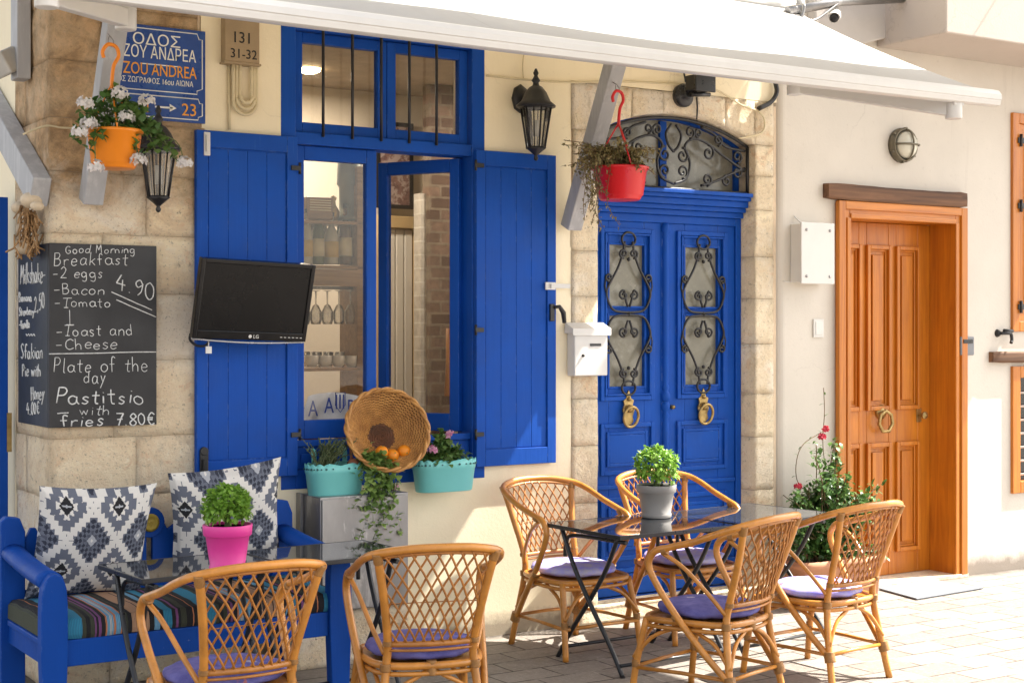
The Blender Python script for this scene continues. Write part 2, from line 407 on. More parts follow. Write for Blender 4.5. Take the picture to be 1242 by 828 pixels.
def block(mb, x0, x1, z0, z1, y0, dep, zf=None, seed=0, amp=.007, axis='y', nx=7, nz=7, gap=.0016):
    """one weathered stone: uneven face, worn edges"""
    x0 += gap; x1 -= gap; z0 += gap; z1 -= gap
    def P(i, j):
        u, v = i/nx, j/nz
        a = x0+(x1-x0)*u
        zb = (zf(a)+gap) if zf else z0
        b = zb+(z1-zb)*v
        e = min(u*(x1-x0), (1-u)*(x1-x0), v*(z1-zb), (1-v)*(z1-zb))
        d = amp*noise.noise(Vector((a*6+seed*3.1, b*6, seed)))+amp*.7*noise.noise(Vector((a*17, b*17, seed)))
        d += .0045*max(0, 1-e/.012)**2
        a2 = a+.004*noise.noise(Vector((b*9, seed, 1)))*(1 if u in (0, 1) else 0)
        b2 = b+.004*noise.noise(Vector((a*9, seed, 2)))*(1 if v in (0, 1) else 0)
        return Vector((a2, y0-d, b2)) if axis == 'y' else Vector((y0+d, a2, b2))
    vs = [P(i, j) for j in range(nz+1) for i in range(nx+1)]
    q = nx+1; fs = [(j*q+i, j*q+i+1, (j+1)*q+i+1, (j+1)*q+i) for j in range(nz) for i in range(nx)]
    rim = [i for i in range(nx)]+[j*q+nx for j in range(nz)]+[nz*q+i for i in range(nx, 0, -1)]+[j*q for j in range(nz, 0, -1)]
    k = len(vs)
    for r_ in rim:
        p = vs[r_].copy()
        if axis == 'y': p.y = y0+dep
        else: p.x = y0+dep
        vs.append(p)
    n = len(rim)
    fs += [(rim[a], k+a, k+(a+1) % n, rim[(a+1) % n]) for a in range(n)]
    mb.add(vs, fs, True)

# corner pier in coursed stone
m = MB(); zs = [0, .30, .62, .93, 1.22, 1.60, 1.93, 2.22, 2.52, 2.78, 3.06, 3.34, 3.66, 4.02, 4.40]
for k in range(len(zs)-1):
    xs = [2.10, 2.10+(.46 if k % 2 else .30)+rnd.uniform(-.05, .05), XC+rnd.uniform(-.02, .02)]
    for a in range(2): block(m, xs[a], xs[a+1], zs[k], zs[k+1], 0, .25, seed=k*3+a)
    ys = [.01, .28+(.14 if k % 2 else -.03), .62]
    for a in range(2): block(m, ys[a]+.002, ys[a+1], zs[k], zs[k+1], 2.10, .2, seed=50+k*3+a, axis='x')
m.build('corner_pier', M['stone'], yb)
m = MB(); m.box(2.106, XC-.003, .006, WT, 0, 4.41); m.build('pier_mortar', M['mortar'], yb)
m = MB(); cells(m, .62, 5, [(2.10, 2.45, 0, TOP)]); m.build('side_wall', M['yellow'], yb)

# stone door surround with a segmental arch
zsp, zap = 2.94, 3.09; xm = (XD0+XD1)/2; hw = (XD1-XD0)/2; rise = zap-zsp; AR = (hw*hw+rise*rise)/(2*rise)
def arch(x): return zap-AR+math.sqrt(max(0, AR*AR-(x-xm)**2))
m = MB()
zj = [.10, .36, .72, 1.06, 1.34, 1.66, 1.95, 2.22, 2.52, 2.74, 2.94]
for k in range(len(zj)-1):
    block(m, XS0+rnd.uniform(-.012, .012), XD0, zj[k], zj[k+1], .0, .16, seed=200+k, nx=5)
    block(m, XD1, XS1-.03, zj[k], zj[k+1], .0, .16, seed=230+k, nx=5)
block(m, XS0, XD0, 2.94, 3.222, 0, .16, seed=260, nx=5); block(m, XD1, XS1-.03, 2.94, 3.222, 0, .16, seed=261, nx=5)
xv = [XD0, 5.62, 5.86, 6.12, 6.36, XD1]
for k in range(5): block(m, xv[k], xv[k+1], 2.9, 3.222, 0, .16, zf=arch, seed=270+k, nx=8, nz=5)
block(m, XS0-.02, XS1-.03, .0, .105, -.03, .22, seed=290, nx=16)
m.build('door_surround', M['stone_pale'], yb)
m = MB(); m.box(XS0, XD0-.004, .007, WT, .0, 3.2); m.box(XD1+.004, XS1, .007, WT, 0, 3.2)
m.prism([(XD0-.004, zsp+.004)]+[(XD0+(XD1-XD0)*i/16, arch(XD0+(XD1-XD0)*i/16)+.006) for i in range(17)]+[(XD1+.004, zsp), (XD1+.004, 3.2), (XD0-.004, 3.2)], .007, WT)
m.build('surround_mortar', M['mortar'], yb)

# ---------------------------------------------------------------- window
def rect_frame(mb, x0, x1, z0, z1, y0, y1, w_, wb=None, wt=None):
    wb = w_ if wb is None else wb; wt = w_ if wt is None else wt
    mb.box(x0, x0+w_, y0, y1, z0, z1); mb.box(x1-w_, x1, y0, y1, z0, z1)
    mb.box(x0+w_, x1-w_, y0, y1, z0, z0+wb); mb.box(x0+w_, x1-w_, y0, y1, z1-wt, z1)
m = MB()
rect_frame(m, XW0, XW1, ZW0, ZW1, -.003, .16, .085, .10, .12)
XI0, XI1 = XW0+.085, XW1-.085
m.box(XI0, XI1, .004, .15, 2.735, 2.80)                       # transom bar
m.box(XI0, XI1, .03, .12, ZW0+.10, 1.13)                      # panelled apron under the sashes
m.box(XI0+.04, (XI0+XI1)/2-.03, .018, .03, ZW0+.13, 1.09); m.box((XI0+XI1)/2+.03, XI1-.04, .018, .03, ZW0+.13, 1.09)
m.box(XI0, XI1, .008, .03, 1.13, 1.165)
xc = (XI0+XI1)/2
win = m.build('window', M['blue'], yb, bevel=.005)
# transom lights
m = MB(); rect_frame(m, XI0+.003, xc+.02, 2.803, ZW1-.123, .04, .09, .055); rect_frame(m, xc+.023, XI1-.003, 2.803, ZW1-.123, .04, .09, .055)
m.build('transom_sash', M['blue'], win, bevel=.004)
m = MB(); m.box(XI0+.05, xc-.03, .062, .066, 2.85, ZW1-.17); m.box(xc+.07, XI1-.05, .062, .066, 2.85, ZW1-.17); m.build('transom_pane', M['pane'], win)
for px in (392, 427.5, 462.5, 496.5, 529.5):
    x = UX(px, -.005); m = MB(); m.tube([(x, -.005, 2.78), (x, -.005, ZW1-.10)], .0085, 8); m.build('iron_bar', M['iron'], win)
# closed left sash
m = MB(); sx0, sx1 = XI0+.004, XI0+.50
rect_frame(m, sx0, sx1, 1.168, 2.732, .035, .085, .062, .10, .075); m.build('sash', M['blue'], win, bevel=.005)
m = MB(); m.box(sx0+.055, sx1-.055, .056, .060, 1.25, 2.67); m.build('pane', M['pane'], win)
# right sash swung into the room
m = MB(); Lw = .545; rect_frame(m, -Lw, 0, 1.17, 2.73, -.025, .025, .062, .10, .075)
Mo = Matrix.Translation((XI1-.012, .10, 0)) @ Matrix.Rotation(R(-60), 4, 'Z'); m.xform(Mo); m.build('open_sash', M['blue'], win, bevel=.005)
m = MB(); m.box(-Lw+.055, -.055, -.002, .002, 1.25, 2.67); m.xform(Mo); m.build('open_pane', M['pane'], win)

# ---------------------------------------------------------------- shutters
def shutter(x0, x1, z0, z1, y0, flip, tilt=0):
    m = MB(); m.box(x0, x1, y0, y0+.024, z0, z1)
    n = 4; a, b = x0+.065, x1-.065; c, d = z0+.10, z1-.09
    wd = (b-a)/n
    for k in range(n): m.box(a+k*wd+.0008, a+(k+1)*wd-.0008, y0-.004, y0+.005, c, d)
    rect_frame(m, x0, x1, z0, z1, y0-.013, y0-.001, .06, .095, .085)
    sh = m.build('shutter', M['blue'], yb, bevel=.003)
    return sh
sl_ = shutter(2.832, 3.39, .985, 2.765, -.029, False)
tag(sl_, 'blue plank shutter behind the television')
sr_ = shutter(4.492, 5.037, .975, 2.768, -.029, True)
tag(sr_, 'blue plank shutter with a slanting streak of sunlight')
def strap(x, z, par, s=1, mat='iron', w_=.05):
    m = MB(); m.box(x-w_/2, x+w_/2, -.098, -.088, z-.012, z+.012); m.tube([(x-s*w_/2, -.09, z-.03), (x-s*w_/2, -.09, z+.03)], .008, 8)
    m.build('hinge', M[mat], par)
strap(3.375, 2.6, sl_, -1); strap(3.375, 1.2, sl_, -1); strap(4.51, 2.68, sr_, 1); strap(4.51, 1.75, sr_, 1); strap(4.51, 1.16, sr_, 1)
m = MB()
for a, b in ((2.885, 2.70),):                                # painted bolt keep, top of the left shutter
    m.box(a-.017, a+.017, -.094, -.086, b-.065, b+.055); m.tube([(a-.004, -.10, b-.045), (a-.004, -.10, b+.04)], .006, 6)
m.build('bolt', M['white_metal'], sl_, bevel=.003)
m = MB(); p = U(251, 562, y=-.09); m.box(p.x-.022, p.x+.022, -.10, -.087, p.z-.075, p.z+.055); m.box(p.x-.012, p.x+.012, -.118, -.1, p.z-.05, p.z+.02)
m.lathe([(.022, -.01), (.022, .01)], Matrix.Translation((p.x, -.094, p.z+.06)) @ Matrix.Rotation(R(90), 4, 'X'), 14); m.build('latch', M['iron'], sl_, bevel=.003)
m = MB(); p = U(680, 379, y=-.05); m.tube([(p.x-.05, -.10, p.z+.03), (p.x-.02, -.11, p.z+.035), (p.x+.015, -.10, p.z-.0), (p.x+.03, -.09, p.z-.06)], [.011, .012, .016, .013], 8)
m.box(p.x-.075, p.x-.045, -.10, -.085, p.z-.05, p.z+.05); m.build('shutter_catch', M['iron'], sr_, bevel=.002)
m = MB(); p = U(679, 347, y=-.05); m.box(p.x-.10, p.x-.03, -.096, -.086, p.z-.022, p.z+.022); m.box(p.x-.03, p.x+.075, -.094, -.088, p.z-.012, p.z+.014)
m.tube([(p.x-.065, -.102, p.z-.012), (p.x-.065, -.102, p.z+.012)], .008, 8); m.build('hook_plate', M['white_metal'], sr_, bevel=.002)

for s_ in (sl_, sr_):
    for ch in s_.children: ch.location.y += .044
# ---------------------------------------------------------------- blue double door
YD = .135
def moulding(mb, x0, x1, z0, z1, y, w_=.022, d=.014):
    rect_frame(mb, x0, x1, z0, z1, y-d, y+.002, w_)
m = MB(); rect_frame(m, XD0, XD1, .10, 2.47, YD-.01, YD+.07, .045, .01, .05)
# stepped cornice over the leaves
for k, (dz0, dz1, dy) in enumerate(((2.47, 2.505, .035), (2.505, 2.535, .06), (2.535, 2.575, .085), (2.575, 2.60, .11), (2.60, 2.625, .13))):
    m.box(XD0+.002, XD1-.002, YD-dy, YD+.07, dz0+.001*k*0, dz1)
door = m.build('double_door', M['blue_door'], yb, bevel=.007, seg=3)
def scroll(c, r0, turns, a0, sgn, n=26, r1=.012):
    out = []
    for i in range(n+1):
        t = i/n; r_ = r0*(1-t)+r1*t; a = a0+sgn*turns*2*pi*t
        out.append((c[0]+r_*cos(a), c[1]+r_*sin(a)))
    return out
def leaf(x0, x1):
    m = MB(); z0, z1 = .115, 2.42; y = YD+.005
    wS = .095
    # stiles and rails leave two glazed openings and one low panel
    gz = [(1.895, 2.275), (1.40, 1.84)]
    m.box(x0, x0+wS+.045, y, y+.05, z0, z1); m.box(x1-wS-.045, x1, y, y+.05, z0, z1)
    a, b = x0+wS+.045, x1-wS-.045
    m.box(a, b, y, y+.05, 2.275, z1); m.box(a, b, y+.006, y+.05, 1.84, 1.895); m.box(a, b, y, y+.05, z0, 1.40)
    moulding(m, x0+.07, x1-.07, 1.315, 2.375, y, .028, .018); moulding(m, x0+.10, x1-.10, 1.345, 2.345, y-.004, .012, .02)
    moulding(m, a-.012, b+.012, 1.895-.012, 2.275+.012, y, .014, .008); moulding(m, a-.012, b+.012, 1.40-.012, 1.84+.012, y, .014, .008)
    moulding(m, x0+.07, x1-.07, .86, 1.175, y, .026, .018); moulding(m, x0+.12, x1-.12, .91, 1.125, y, .02, .012); moulding(m, x0+.07, x1-.07, .33, .72, y, .03, .018); moulding(m, x0+.13, x1-.13, .39, .66, y, .022, .012); m.box(x0+.14, x1-.14, y-.010, y, .93, 1.105)
    m.box(x0+.152, x1-.152, y-.012, y, .412, .638)
    m.box(x0+.01, x1-.01, y-.02, y, .775, .80); m.box(x0+.01, x1-.01, y-.022, y, .255, .285); m.box(x0+.005, x1-.005, y-.015, y, .12, .25)
    lf = m.build('door_leaf', M['blue_door'], door, bevel=.004)
    for g0, g1 in gz:
        m = MB(); m.box(a-.003, b+.003, y+.022, y+.028, g0-.004, g1+.004); m.build('pane', M['pane_grey'], door)
    # wrought iron: two mirrored hearts with scrolls
    cx, cz = (x0+x1)/2, 1.85; hh = .50; hwid = (b-a)/2+.035; yi = y-.022
    m = MB()
    def T(pts, r=.0075): m.tube([(cx+u, yi, cz+v*.84) for u, v in pts], r, 7)
    for s in (-1, 1):
        for q in (-1, 1):
            P = [(0.03*s, .53*q), (.045*s, .44*q), (.085*s, .33*q), (hwid*.95*s, .18*q), (hwid*.93*s, .10*q), (hwid*.66*s, .025*q), (.02*s, .01*q), (0, .012*q)]
            T([tuple(v[:2]) for v in [(p.x, p.y) for p in cr([(u, v, 0) for u, v in P], 7)]])
            T(scroll((.038*s, .135*q), .036, 1.25, pi/2*q if s > 0 else pi/2*q, -s*q, r1=.008))
            T([(.006*s, .05*q), (.02*s, .09*q), (.038*s, .135*q+.036*q)])
            T(scroll((.038*s, .44*q), .034, 1.3, -pi/2*q, s*q, r1=.008))
            T(scroll((hwid*.80*s+.012*s, .265*q), .03, 1.2, -pi/2*q, s*q, r1=.007))
            T([(hwid*.98*s, .14*q), (hwid*1.06*s, .20*q), (hwid*1.02*s, .27*q), (hwid*.80*s+.012*s, .235*q)], .006)
    for q in (-1, 1):
        T([(.052*cos(a_), .545*q+.052*sin(a_)) for a_ in [2*pi*k/22 for k in range(23)]])
        m.sphere((cx, yi, cz+.335*q), .012, 6); m.sphere((cx, yi, cz+.0), .012, 6)
    m.build('door_grille', M['iron'], door)
    # knocker: backplate with a ring
    m = MB(); kx, kz = cx, 1.245; yk = y-.012
    poly = [(0, .135), (.012, .11), (.018, .085), (.04, .07), (.032, .045), (.045, .01), (.03, -.03), (.038, -.06), (.012, -.085), (0, -.10)]
    poly = poly+[(-u, v) for u, v in reversed(poly[1:-1])]
    m.prism([(kx+u, kz+v) for u, v in poly], yk-.012, yk)
    m.sphere((kx, yk-.02, kz+.02), .026, 8); m.sphere((kx, yk-.016, kz+.08), .014, 6)
    m.tube(cr([(kx+.0+.055*sin(t_), yk-.036-.01*cos(t_), kz-.03+.062*cos(t_)) for t_ in [2*pi*k/12 for k in range(12)]], 3, True), .0095, 8, True)
    m.build('knocker', M['brass'], door, bevel=.002)
xm2 = (XD0+XD1)/2
leaf(XD0+.047, xm2-.022); leaf(xm2+.022, XD1-.047)
m = MB(); yp = YD-.012                                         # turned centre strip
m.box(xm2-.03, xm2+.03, YD+.0, YD+.05, .115, 2.42)
def col_prof(z0, z1):
    L = z1-z0
    return [(.022, z0), (.03, z0+.02), (.03, z0+.05), (.018, z0+.065), (.026, z0+.09), (.018, z0+.11), (.023, z0+.14), (.023, z1-.14), (.018, z1-.11), (.026, z1-.09), (.018, z1-.065), (.03, z1-.05), (.03, z1-.02), (.022, z1)]
for z0, z1 in ((.13, .30), (.30, .80), (.80, 1.30), (1.30, 2.42)):
    m.lathe(col_prof(z0, z1), Matrix.Translation((xm2, yp+.01, 0)), 14)
m.build('centre_post', M['blue_door'], door)
m = MB(); p = U(811.5, 493, y=YD-.01); m.lathe([(0, -.02), (.012, -.016), (.014, 0), (.014, .01)], Matrix.Translation((xm2+.055, YD-.005, 1.265)) @ Matrix.Rotation(R(-90), 4, 'X'), 12); m.build('lock', M['brass'], door)
# fanlight
n = 20
pts = [(XD0+.003+(XD1-XD0-.006)*i/n, arch(XD0+.003+(XD1-XD0-.006)*i/n)-.004) for i in range(n+1)]
m = MB()
inner = [(xm2+(x-xm2)*.98, z-.018) for x, z in pts]
m.box(XD0+.003, XD0+.04, YD+.01, YD+.06, 2.626, pts[0][1]); m.box(XD1-.04, XD1-.003, YD+.01, YD+.06, 2.626, pts[0][1]); m.box(xm2-.03, xm2+.02, YD+.01, YD+.06, 2.626, 3.06)
for i in range(n): m.prism([inner[i], inner[i+1], pts[i+1], pts[i]], YD+.012, YD+.058)
m.build('fanlight_frame', M['blue_door'], door)
m = MB(); m.prism([(XD0+.01, 2.627)]+[(x, z-.012) for x, z in pts]+[(XD1-.01, 2.627)], YD+.032, YD+.038); m.build('fanlight_pane', M['pane_grey'], door)
m = MB(); yi = .05
def T(pts, r=.0085): m.tube([(p[0], yi, p[1]) for p in pts], r, 7)
def S(c, r0, turns, a0, sg): T(scroll(c, r0, turns, a0, sg, r1=.01), .008)
T([(XD0+.03+(XD1-XD0-.045)*i/n, arch(XD0+.03+(XD1-XD0-.045)*i/n)-.02) for i in range(n+1)], .011)
T([(XD0+.03, 2.63), (XD1-.015, 2.63)], .009); T([(XD1-.015, 2.63), (XD1-.015, arch(XD1-.015)-.02)], .011); T([(XD0+.03, 2.63), (XD0+.03, arch(XD0+.03)-.02)], .011)
zc = 2.83
for s in (-1, 1):
    def X(u): return xm2+s*u
    def C(P): T([(p.x, p.y) for p in cr([(X(u), v, 0) for u, v in P], 6)])
    C([(.0, 2.66), (.10, 2.70), (.13, 2.80), (.09, 2.90), (.16, 2.95), (.27, 2.93), (.40, 2.86), (.585, 2.77)])
    C([(.585, 2.90), (.42, 2.92), (.33, 2.99), (.22, 3.03)])
    C([(.585, 2.79), (.45, 2.74), (.33, 2.69), (.22, 2.66)])
    C([(.02, 3.03), (.06, 2.97), (.04, 2.90), (.0, 2.86)])
    for (u, v, r0, tn, a0, sg) in ((.07, 2.84, .05, 1.3, pi/2, -1), (.07, 2.74, .045, 1.3, -pi/2, 1), (.28, 2.87, .05, 1.3, pi/2, -1), (.27, 2.70, .04, 1.3, -pi/2, 1), (.13, 2.99, .04, 1.3, -pi/2, 1), (.36, 2.955, .036, 1.3, -pi/2, 1), (.52, 2.86, .042, 1.3, -pi/2, 1), (.52, 2.76, .042, 1.3, pi/2, -1), (.20, 2.99, .03, 1.2, -pi/2, -1), (.43, 2.70, .035, 1.2, pi/2, 1)):
        S((X(u), v), r0, tn, a0 if s > 0 else pi-a0, sg*s)
m.build('fanlight_grille', M['iron'], door)

# ---------------------------------------------------------------- the room behind the window
M['room_wall'] = stucco('room_plaster', (.56, .50, .41), (.45, .39, .3))
M['room_floor'] = pbr('room_floor', (.22, .15, .1), .5)
m = MB(); RX0, RX1, RY = 2.46, 6.45, 2.9
m.box(RX0, RX1, RY, RY+.1, .05, 3.55); m.box(RX0-.1, RX0, WT, RY, .05, 3.55); m.box(RX1, RX1+.1, WT, RY, .05, 3.55)
m.build('room_wall', M['room_wall'], yb)
m = MB(); m.box(RX0, RX1, WT, RY, 0.02, .05); m.build('room_floor', M['room_floor'], yb)
m = MB(); m.box(RX0, RX1, WT, RY, 3.55, 3.65); m.build('room_ceiling', pbr('room_ceiling', (.30, .24, .18), .8), yb)
def brickmat(name, c1, c2, mo, bw, rh, ms):
    t = NT(name); br = t.n('ShaderNodeTexBrick'); t.l(t.map((1, 1, 1), (R(90), 0, 0)), br.inputs['Vector'])
    br.inputs['Scale'].default_value = 1; br.inputs['Brick Width'].default_value = bw; br.inputs['Row Height'].default_value = rh; br.inputs['Mortar Size'].default_value = ms
    br.inputs['Color1'].default_value = (*c1, 1); br.inputs['Color2'].default_value = (*c2, 1); br.inputs['Mortar'].default_value = (*mo, 1)
    c = t.mix(t.rng(t.noise(12, 6, .7), .4, .7, 0, .6), br.outputs['Color'], sc(c1, .5)); t.bump(br.outputs['Fac'], -.6 if False else .5, .01)
    return t.fin(c, .85)
# brick pier and tiled edge seen past the open sash
m = MB(); a = UX(521, 2.3); b = UX(570, 2.3)+.15; m.box(a, b, 2.3, 2.4, .06, 3.54); m.build('brick_pier', brickmat('old_brick', (.07, .04, .028), (.17, .11, .08), (.17, .135, .10), .17, .085, .009), yb)
m = MB(); a = UX(510, 2.35); m.box(a, UX(521, 2.35), 2.35, 2.45, .06, 2.75); m.build('tile_edge', brickmat('grey_tile', (.40, .37, .33), (.46, .43, .38), (.55, .52, .47), .1, .1, .006), yb)
# inner cream door
yI = 2.75; a, b = UX(458, yI), UX(506, yI); zt = UZ(480, 262, yI)
m = MB(); rect_frame(m, a-.06, b+.06, .06, zt, yI, yI+.10, .075, .01, .09); idr = m.build('inner_door', pbr('tan_frame', (.50, .36, .18), .6, var=.1), yb, bevel=.006)
m = MB(); nn = 4
for k in range(nn): m.box(a+.02+(b-a-.04)*k/nn+.004, a+.02+(b-a-.04)*(k+1)/nn-.004, yI+.03, yI+.06, .07, zt-.1)
m.build('folding_leaf', pbr('cream_leaf', (.72, .69, .63), .6, var=.05), idr, bevel=.006)
m = MB(); pl = U(375, 82, y=2.2); m.lathe([(.07, 0), (.075, -.015), (.04, -.03), (1e-6, -.032)], Matrix.Translation((pl.x, 2.2, 3.548)), 16)
t = NT('lamp_glow'); em = t.n('ShaderNodeEmission'); em.inputs[0].default_value = (1, .75, .42, 1); em.inputs[1].default_value = 14; t.l(em.outputs[0], t.out.inputs[0])
lamp = tag(m.build('ceiling_lamp', t.m), 'small round lit lamp on the ceiling behind the upper window', 'lamp')
for lx, ly, e in ((pl.x, 2.2, 12), (pl.x+1.3, 1.5, 9)):  # one light at the lamp, one further along with no lamp body
    ll = bpy.data.lights.new('room_light', 'AREA'); ll.shape = 'DISK'; ll.size = .25; ll.energy = e; ll.color = (1, .88, .74)
    lo = bpy.data.objects.new('room_light', ll); col.objects.link(lo); lo.location = (lx, ly, 3.50); lo.parent = lamp

# ================================================================== white building
wb = thing('white_building', 'white rendered house with varnished orange door and balcony', 'house', (0, 0, 0))
XO0, XO1, ZO1 = 7.313, 8.546, 2.60      # orange door frame (outer)
XR0 = UX(1224); 
m = MB(); y0, y1 = -.012, .4
a0 = 6.80
def rounded_left():
    pts = [(a0, y1), (a0, .05)]
    for k in range(7):
        q = pi/2*k/6; pts.append((a0+.06-.06*cos(q), .05-.062*sin(q)))
    return pts
rl = rounded_left()
for z0, z1 in ((0, TOP),):
    poly = rl+[(XO0+.02, y0), (XO0+.02, y1)]
    n = len(poly); vs = [(x, y, z0) for x, y in poly]+[(x, y, z1) for x, y in poly]
    m.add(vs, [tuple(range(n)), tuple(range(2*n-1, n-1, -1))]+[(i, (i+1) % n, n+(i+1) % n, n+i) for i in range(n)])
Zw0, Zw1 = UZ(1224, 402), UZ(1224, 137); Zl0, Zl1 = UZ(1224, 598), UZ(1224, 444)
cells(m, y0, y1, [(XO0+.02, XO1-.02, ZO1-.02, TOP), (XO1-.02, XR0+.02, 0, TOP), (XR0+.02, XR0+1.1, Zl1-.02, Zw0+.02), (XR0+.02, XR0+1.1, 0, Zl0+.02), (XR0+.02, XR0+1.1, Zw1-.02, TOP), (XR0+1.1, 14, 0, TOP)])
m.build('wall', M['white_wall'], wb, weld=False)
# balcony and the floor above it
M['concrete'] = stucco('pale_render', (.50, .44, .39), (.44, .37, .32), lo=(.6, .9))
m = MB(); m.box(7.70, 10.57, -.62, y0, 3.672, 4.56); m.build('balcony', M['concrete'], wb, bevel=.01)
m = MB(); A = [U(a, b, y=-.09) for a, b in ((989, 66), (1050, 53), (1100, 40), (1123, -2), (1123, -90), (989, -90))]
m.prism([(v.x, v.z) for v in A], -.09, y0); m.build('corbel', pbr('pale_corbel', (.52, .49, .46), .8, var=.04, bump=.1), wb, bevel=.012)

# orange door
ow = .10
m = MB(); FY0, FY1 = -.045, .20
m.box(XO0, XO0+ow, FY0, FY1, .02, ZO1); m.box(XO1-ow, XO1, FY0, FY1, .02, ZO1)
for x0, x1 in ((XO0-.012, XO0+.05), (XO1-.05, XO1+.012)): m.box(x0, x1, FY0-.016, FY0+.02, .021, ZO1+.012)
for x0, x1 in ((XO0+ow-.03, XO0+ow+.004), (XO1-ow-.004, XO1-ow+.03)): m.box(x0, x1, FY0-.01, FY0+.02, .0215, ZO1-ow)
od = m.build('door', M['orange_wood'], wb, bevel=.005)
m = MB(); m.box(XO0+ow, XO1-ow, FY0, FY1, ZO1-ow, ZO1); m.box(XO0+.05, XO1-.05, FY0-.016, FY0+.02, ZO1-.045, ZO1+.012); m.box(XO0+ow+.004, XO1-ow-.004, FY0-.01, FY0+.02, ZO1-ow-.004, ZO1-ow+.03)
m.build('door_head', M['orange_wood_x'], od, bevel=.005)
lx0, lx1 = XO0+ow, XO1-ow; ly = .19
m = MB(); m.box(lx0-.05, lx1+.05, .26, .32, 0, ZO1); m.build('door_light_stop', M['orange_wood'], od)  # unseen panel added behind the leaf to stop light leaking at the head
m = MB(); lz1 = ZO1-ow-.002
m.box(lx0, lx1, ly+.012, ly+.06, .03, lz1)
cw = [(lx0+.11, lx0+.325), (lx0+.40, lx0+.615), (lx0+.69, lx0+.905)]
zr = [(.20, .95), (1.20, 2.33)]
xs = [lx0]+[v for c_ in cw for v in c_]+[lx1]
for k in range(0, len(xs), 2): m.box(xs[k], xs[k+1], ly, ly+.012, .03, lz1)
for c_ in cw:
    for z0, z1 in ((.03, zr[0][0]), (zr[0][1], zr[1][0]), (zr[1][1], lz1)): m.box(c_[0], c_[1], ly+.0005, ly+.012, z0, z1)
    for z0, z1 in zr:
        moulding(m, c_[0]-.012, c_[1]+.012, z0-.012, z1+.012, ly, .03, .024)
        moulding(m, c_[0]+.016, c_[1]-.016, z0+.016, z1-.016, ly+.011, .016, .012)
        m.prism([(c_[0]+.055, z0+.055), (c_[1]-.055, z0+.055), (c_[1]-.055, z1-.055), (c_[0]+.055, z1-.055)], ly-.004, ly+.013)
m.build('door_leaf', M['orange_wood'], od, bevel=.005)
pk = U(1068, 508, y=ly); m = MB()
m.lathe([(.05, 0), (.052, .008), (.036, .018), (.018, .03), (1e-6, .034)], Matrix.Translation((pk.x, ly, pk.z+.05)) @ Matrix.Rotation(R(90), 4, 'X'), 18)
m.tube([(pk.x+.068*sin(q), ly-.05, pk.z-.015+.075*cos(q)) for q in [2*pi*k/7 for k in range(7)]], .013, 8, True)
m.build('knocker', M['brass'], od)
pk = U(1114, 503, y=ly); m = MB(); m.box(pk.x-.024, pk.x+.024, ly-.008, ly, pk.z-.05, pk.z+.05); m.lathe([(.014, 0), (.012, .03), (.026, .045), (.028, .06), (1e-6, .07)], Matrix.Translation((pk.x, ly-.005, pk.z)) @ Matrix.Rotation(R(90), 4, 'X'), 14)
m.build('door_knob', M['brass'], od, bevel=.003)
m = MB(); m.box(XO0-.02, XO1+.02, -.06, .25, 0, .028); m.build('threshold', M['stone_pale'], od, bevel=.004)
def rough_beam(x0, x1, z0, z1, y0_, y1_, seed):
    m = MB(); n = 18
    def P(u, v):
        a = 2*pi*v; c, s_ = cos(a), sin(a); k = 1/max(abs(c), abs(s_))**.85
        x = x0+(x1-x0)*u; w1 = .004*noise.noise(Vector((x*7, v*5, seed)))+.005*noise.noise(Vector((x*2.5, 3, seed)))
        end = 1-.12*(max(0, abs(u-.5)*2-.96)/.04)
        return Vector((x, (y0_+y1_)/2+(y1_-y0_)/2*c*k*end, (z0+z1)/2+((z1-z0)/2+w1)*s_*k*end+.008*sin(u*3+seed)))
    m.grid(P, n, 24); m.add([P(0, v/24) for v in range(24)], [tuple(range(24))]); m.add([P(1, v/24) for v in range(24)], [tuple(range(24))])
    return m
rough_beam(UX(1003, -.05), UX(1171, -.05), ZO1+.016, ZO1+.125, -.075, .02, 3).build('lintel', M['beam_wood'], od)
# upper right window with shutter, and the barred one below
m = MB(); x0 = XR0; rect_frame(m, x0, x0+1.12, Zw0, Zw1, -.035, .1, .075); w1 = m.build('window', M['orange_wood'], wb, bevel=.005)
for a_, b_ in ((x0+.078, x0+.558), (x0+.562, x0+1.042)):
    m = MB(); m.box(a_, b_, -.02, .02, Zw0+.077, Zw1-.077); moulding(m, a_+.07, b_-.07, Zw0+.2, Zw1-.2, -.02, .04, .015); m.build('wood_shutter', M['orange_wood'], w1, bevel=.004)
for zz in (Zw0+.18, (Zw0+Zw1)/2+.12, Zw1-.2):
    m = MB(); m.box(x0+.05, x0+.13, -.045, -.036, zz-.02, zz+.02); m.tube([(x0+.078, -.045, zz-.045), (x0+.078, -.045, zz+.045)], .011, 8); m.build('hinge', M['iron'], w1)
m = MB(); rect_frame(m, x0, x0+1.12, Zl0, Zl1, -.035, .1, .085); w2 = m.build('window', M['orange_wood'], wb, bevel=.005)
m = MB(); m.box(x0+.085, x0+1.035, .06, .066, Zl0+.08, Zl1-.08); m.build('pane', pbr('dark_pane', (.02, .022, .025), .08), w2)
m = MB(); zz = Zl0+.13
while zz < Zl1-.1: m.tube([(x0+.085, .02, zz), (x0+1.03, .02, zz)], .009, 6); zz += .10
m.build('window_bars', M['white_metal'], w2)
rough_beam(UX(1203, -.04), x0+1.3, UZ(1210, 441), UZ(1210, 427), -.06, .02, 8).build('sill_beam', M['beam_wood'], wb)

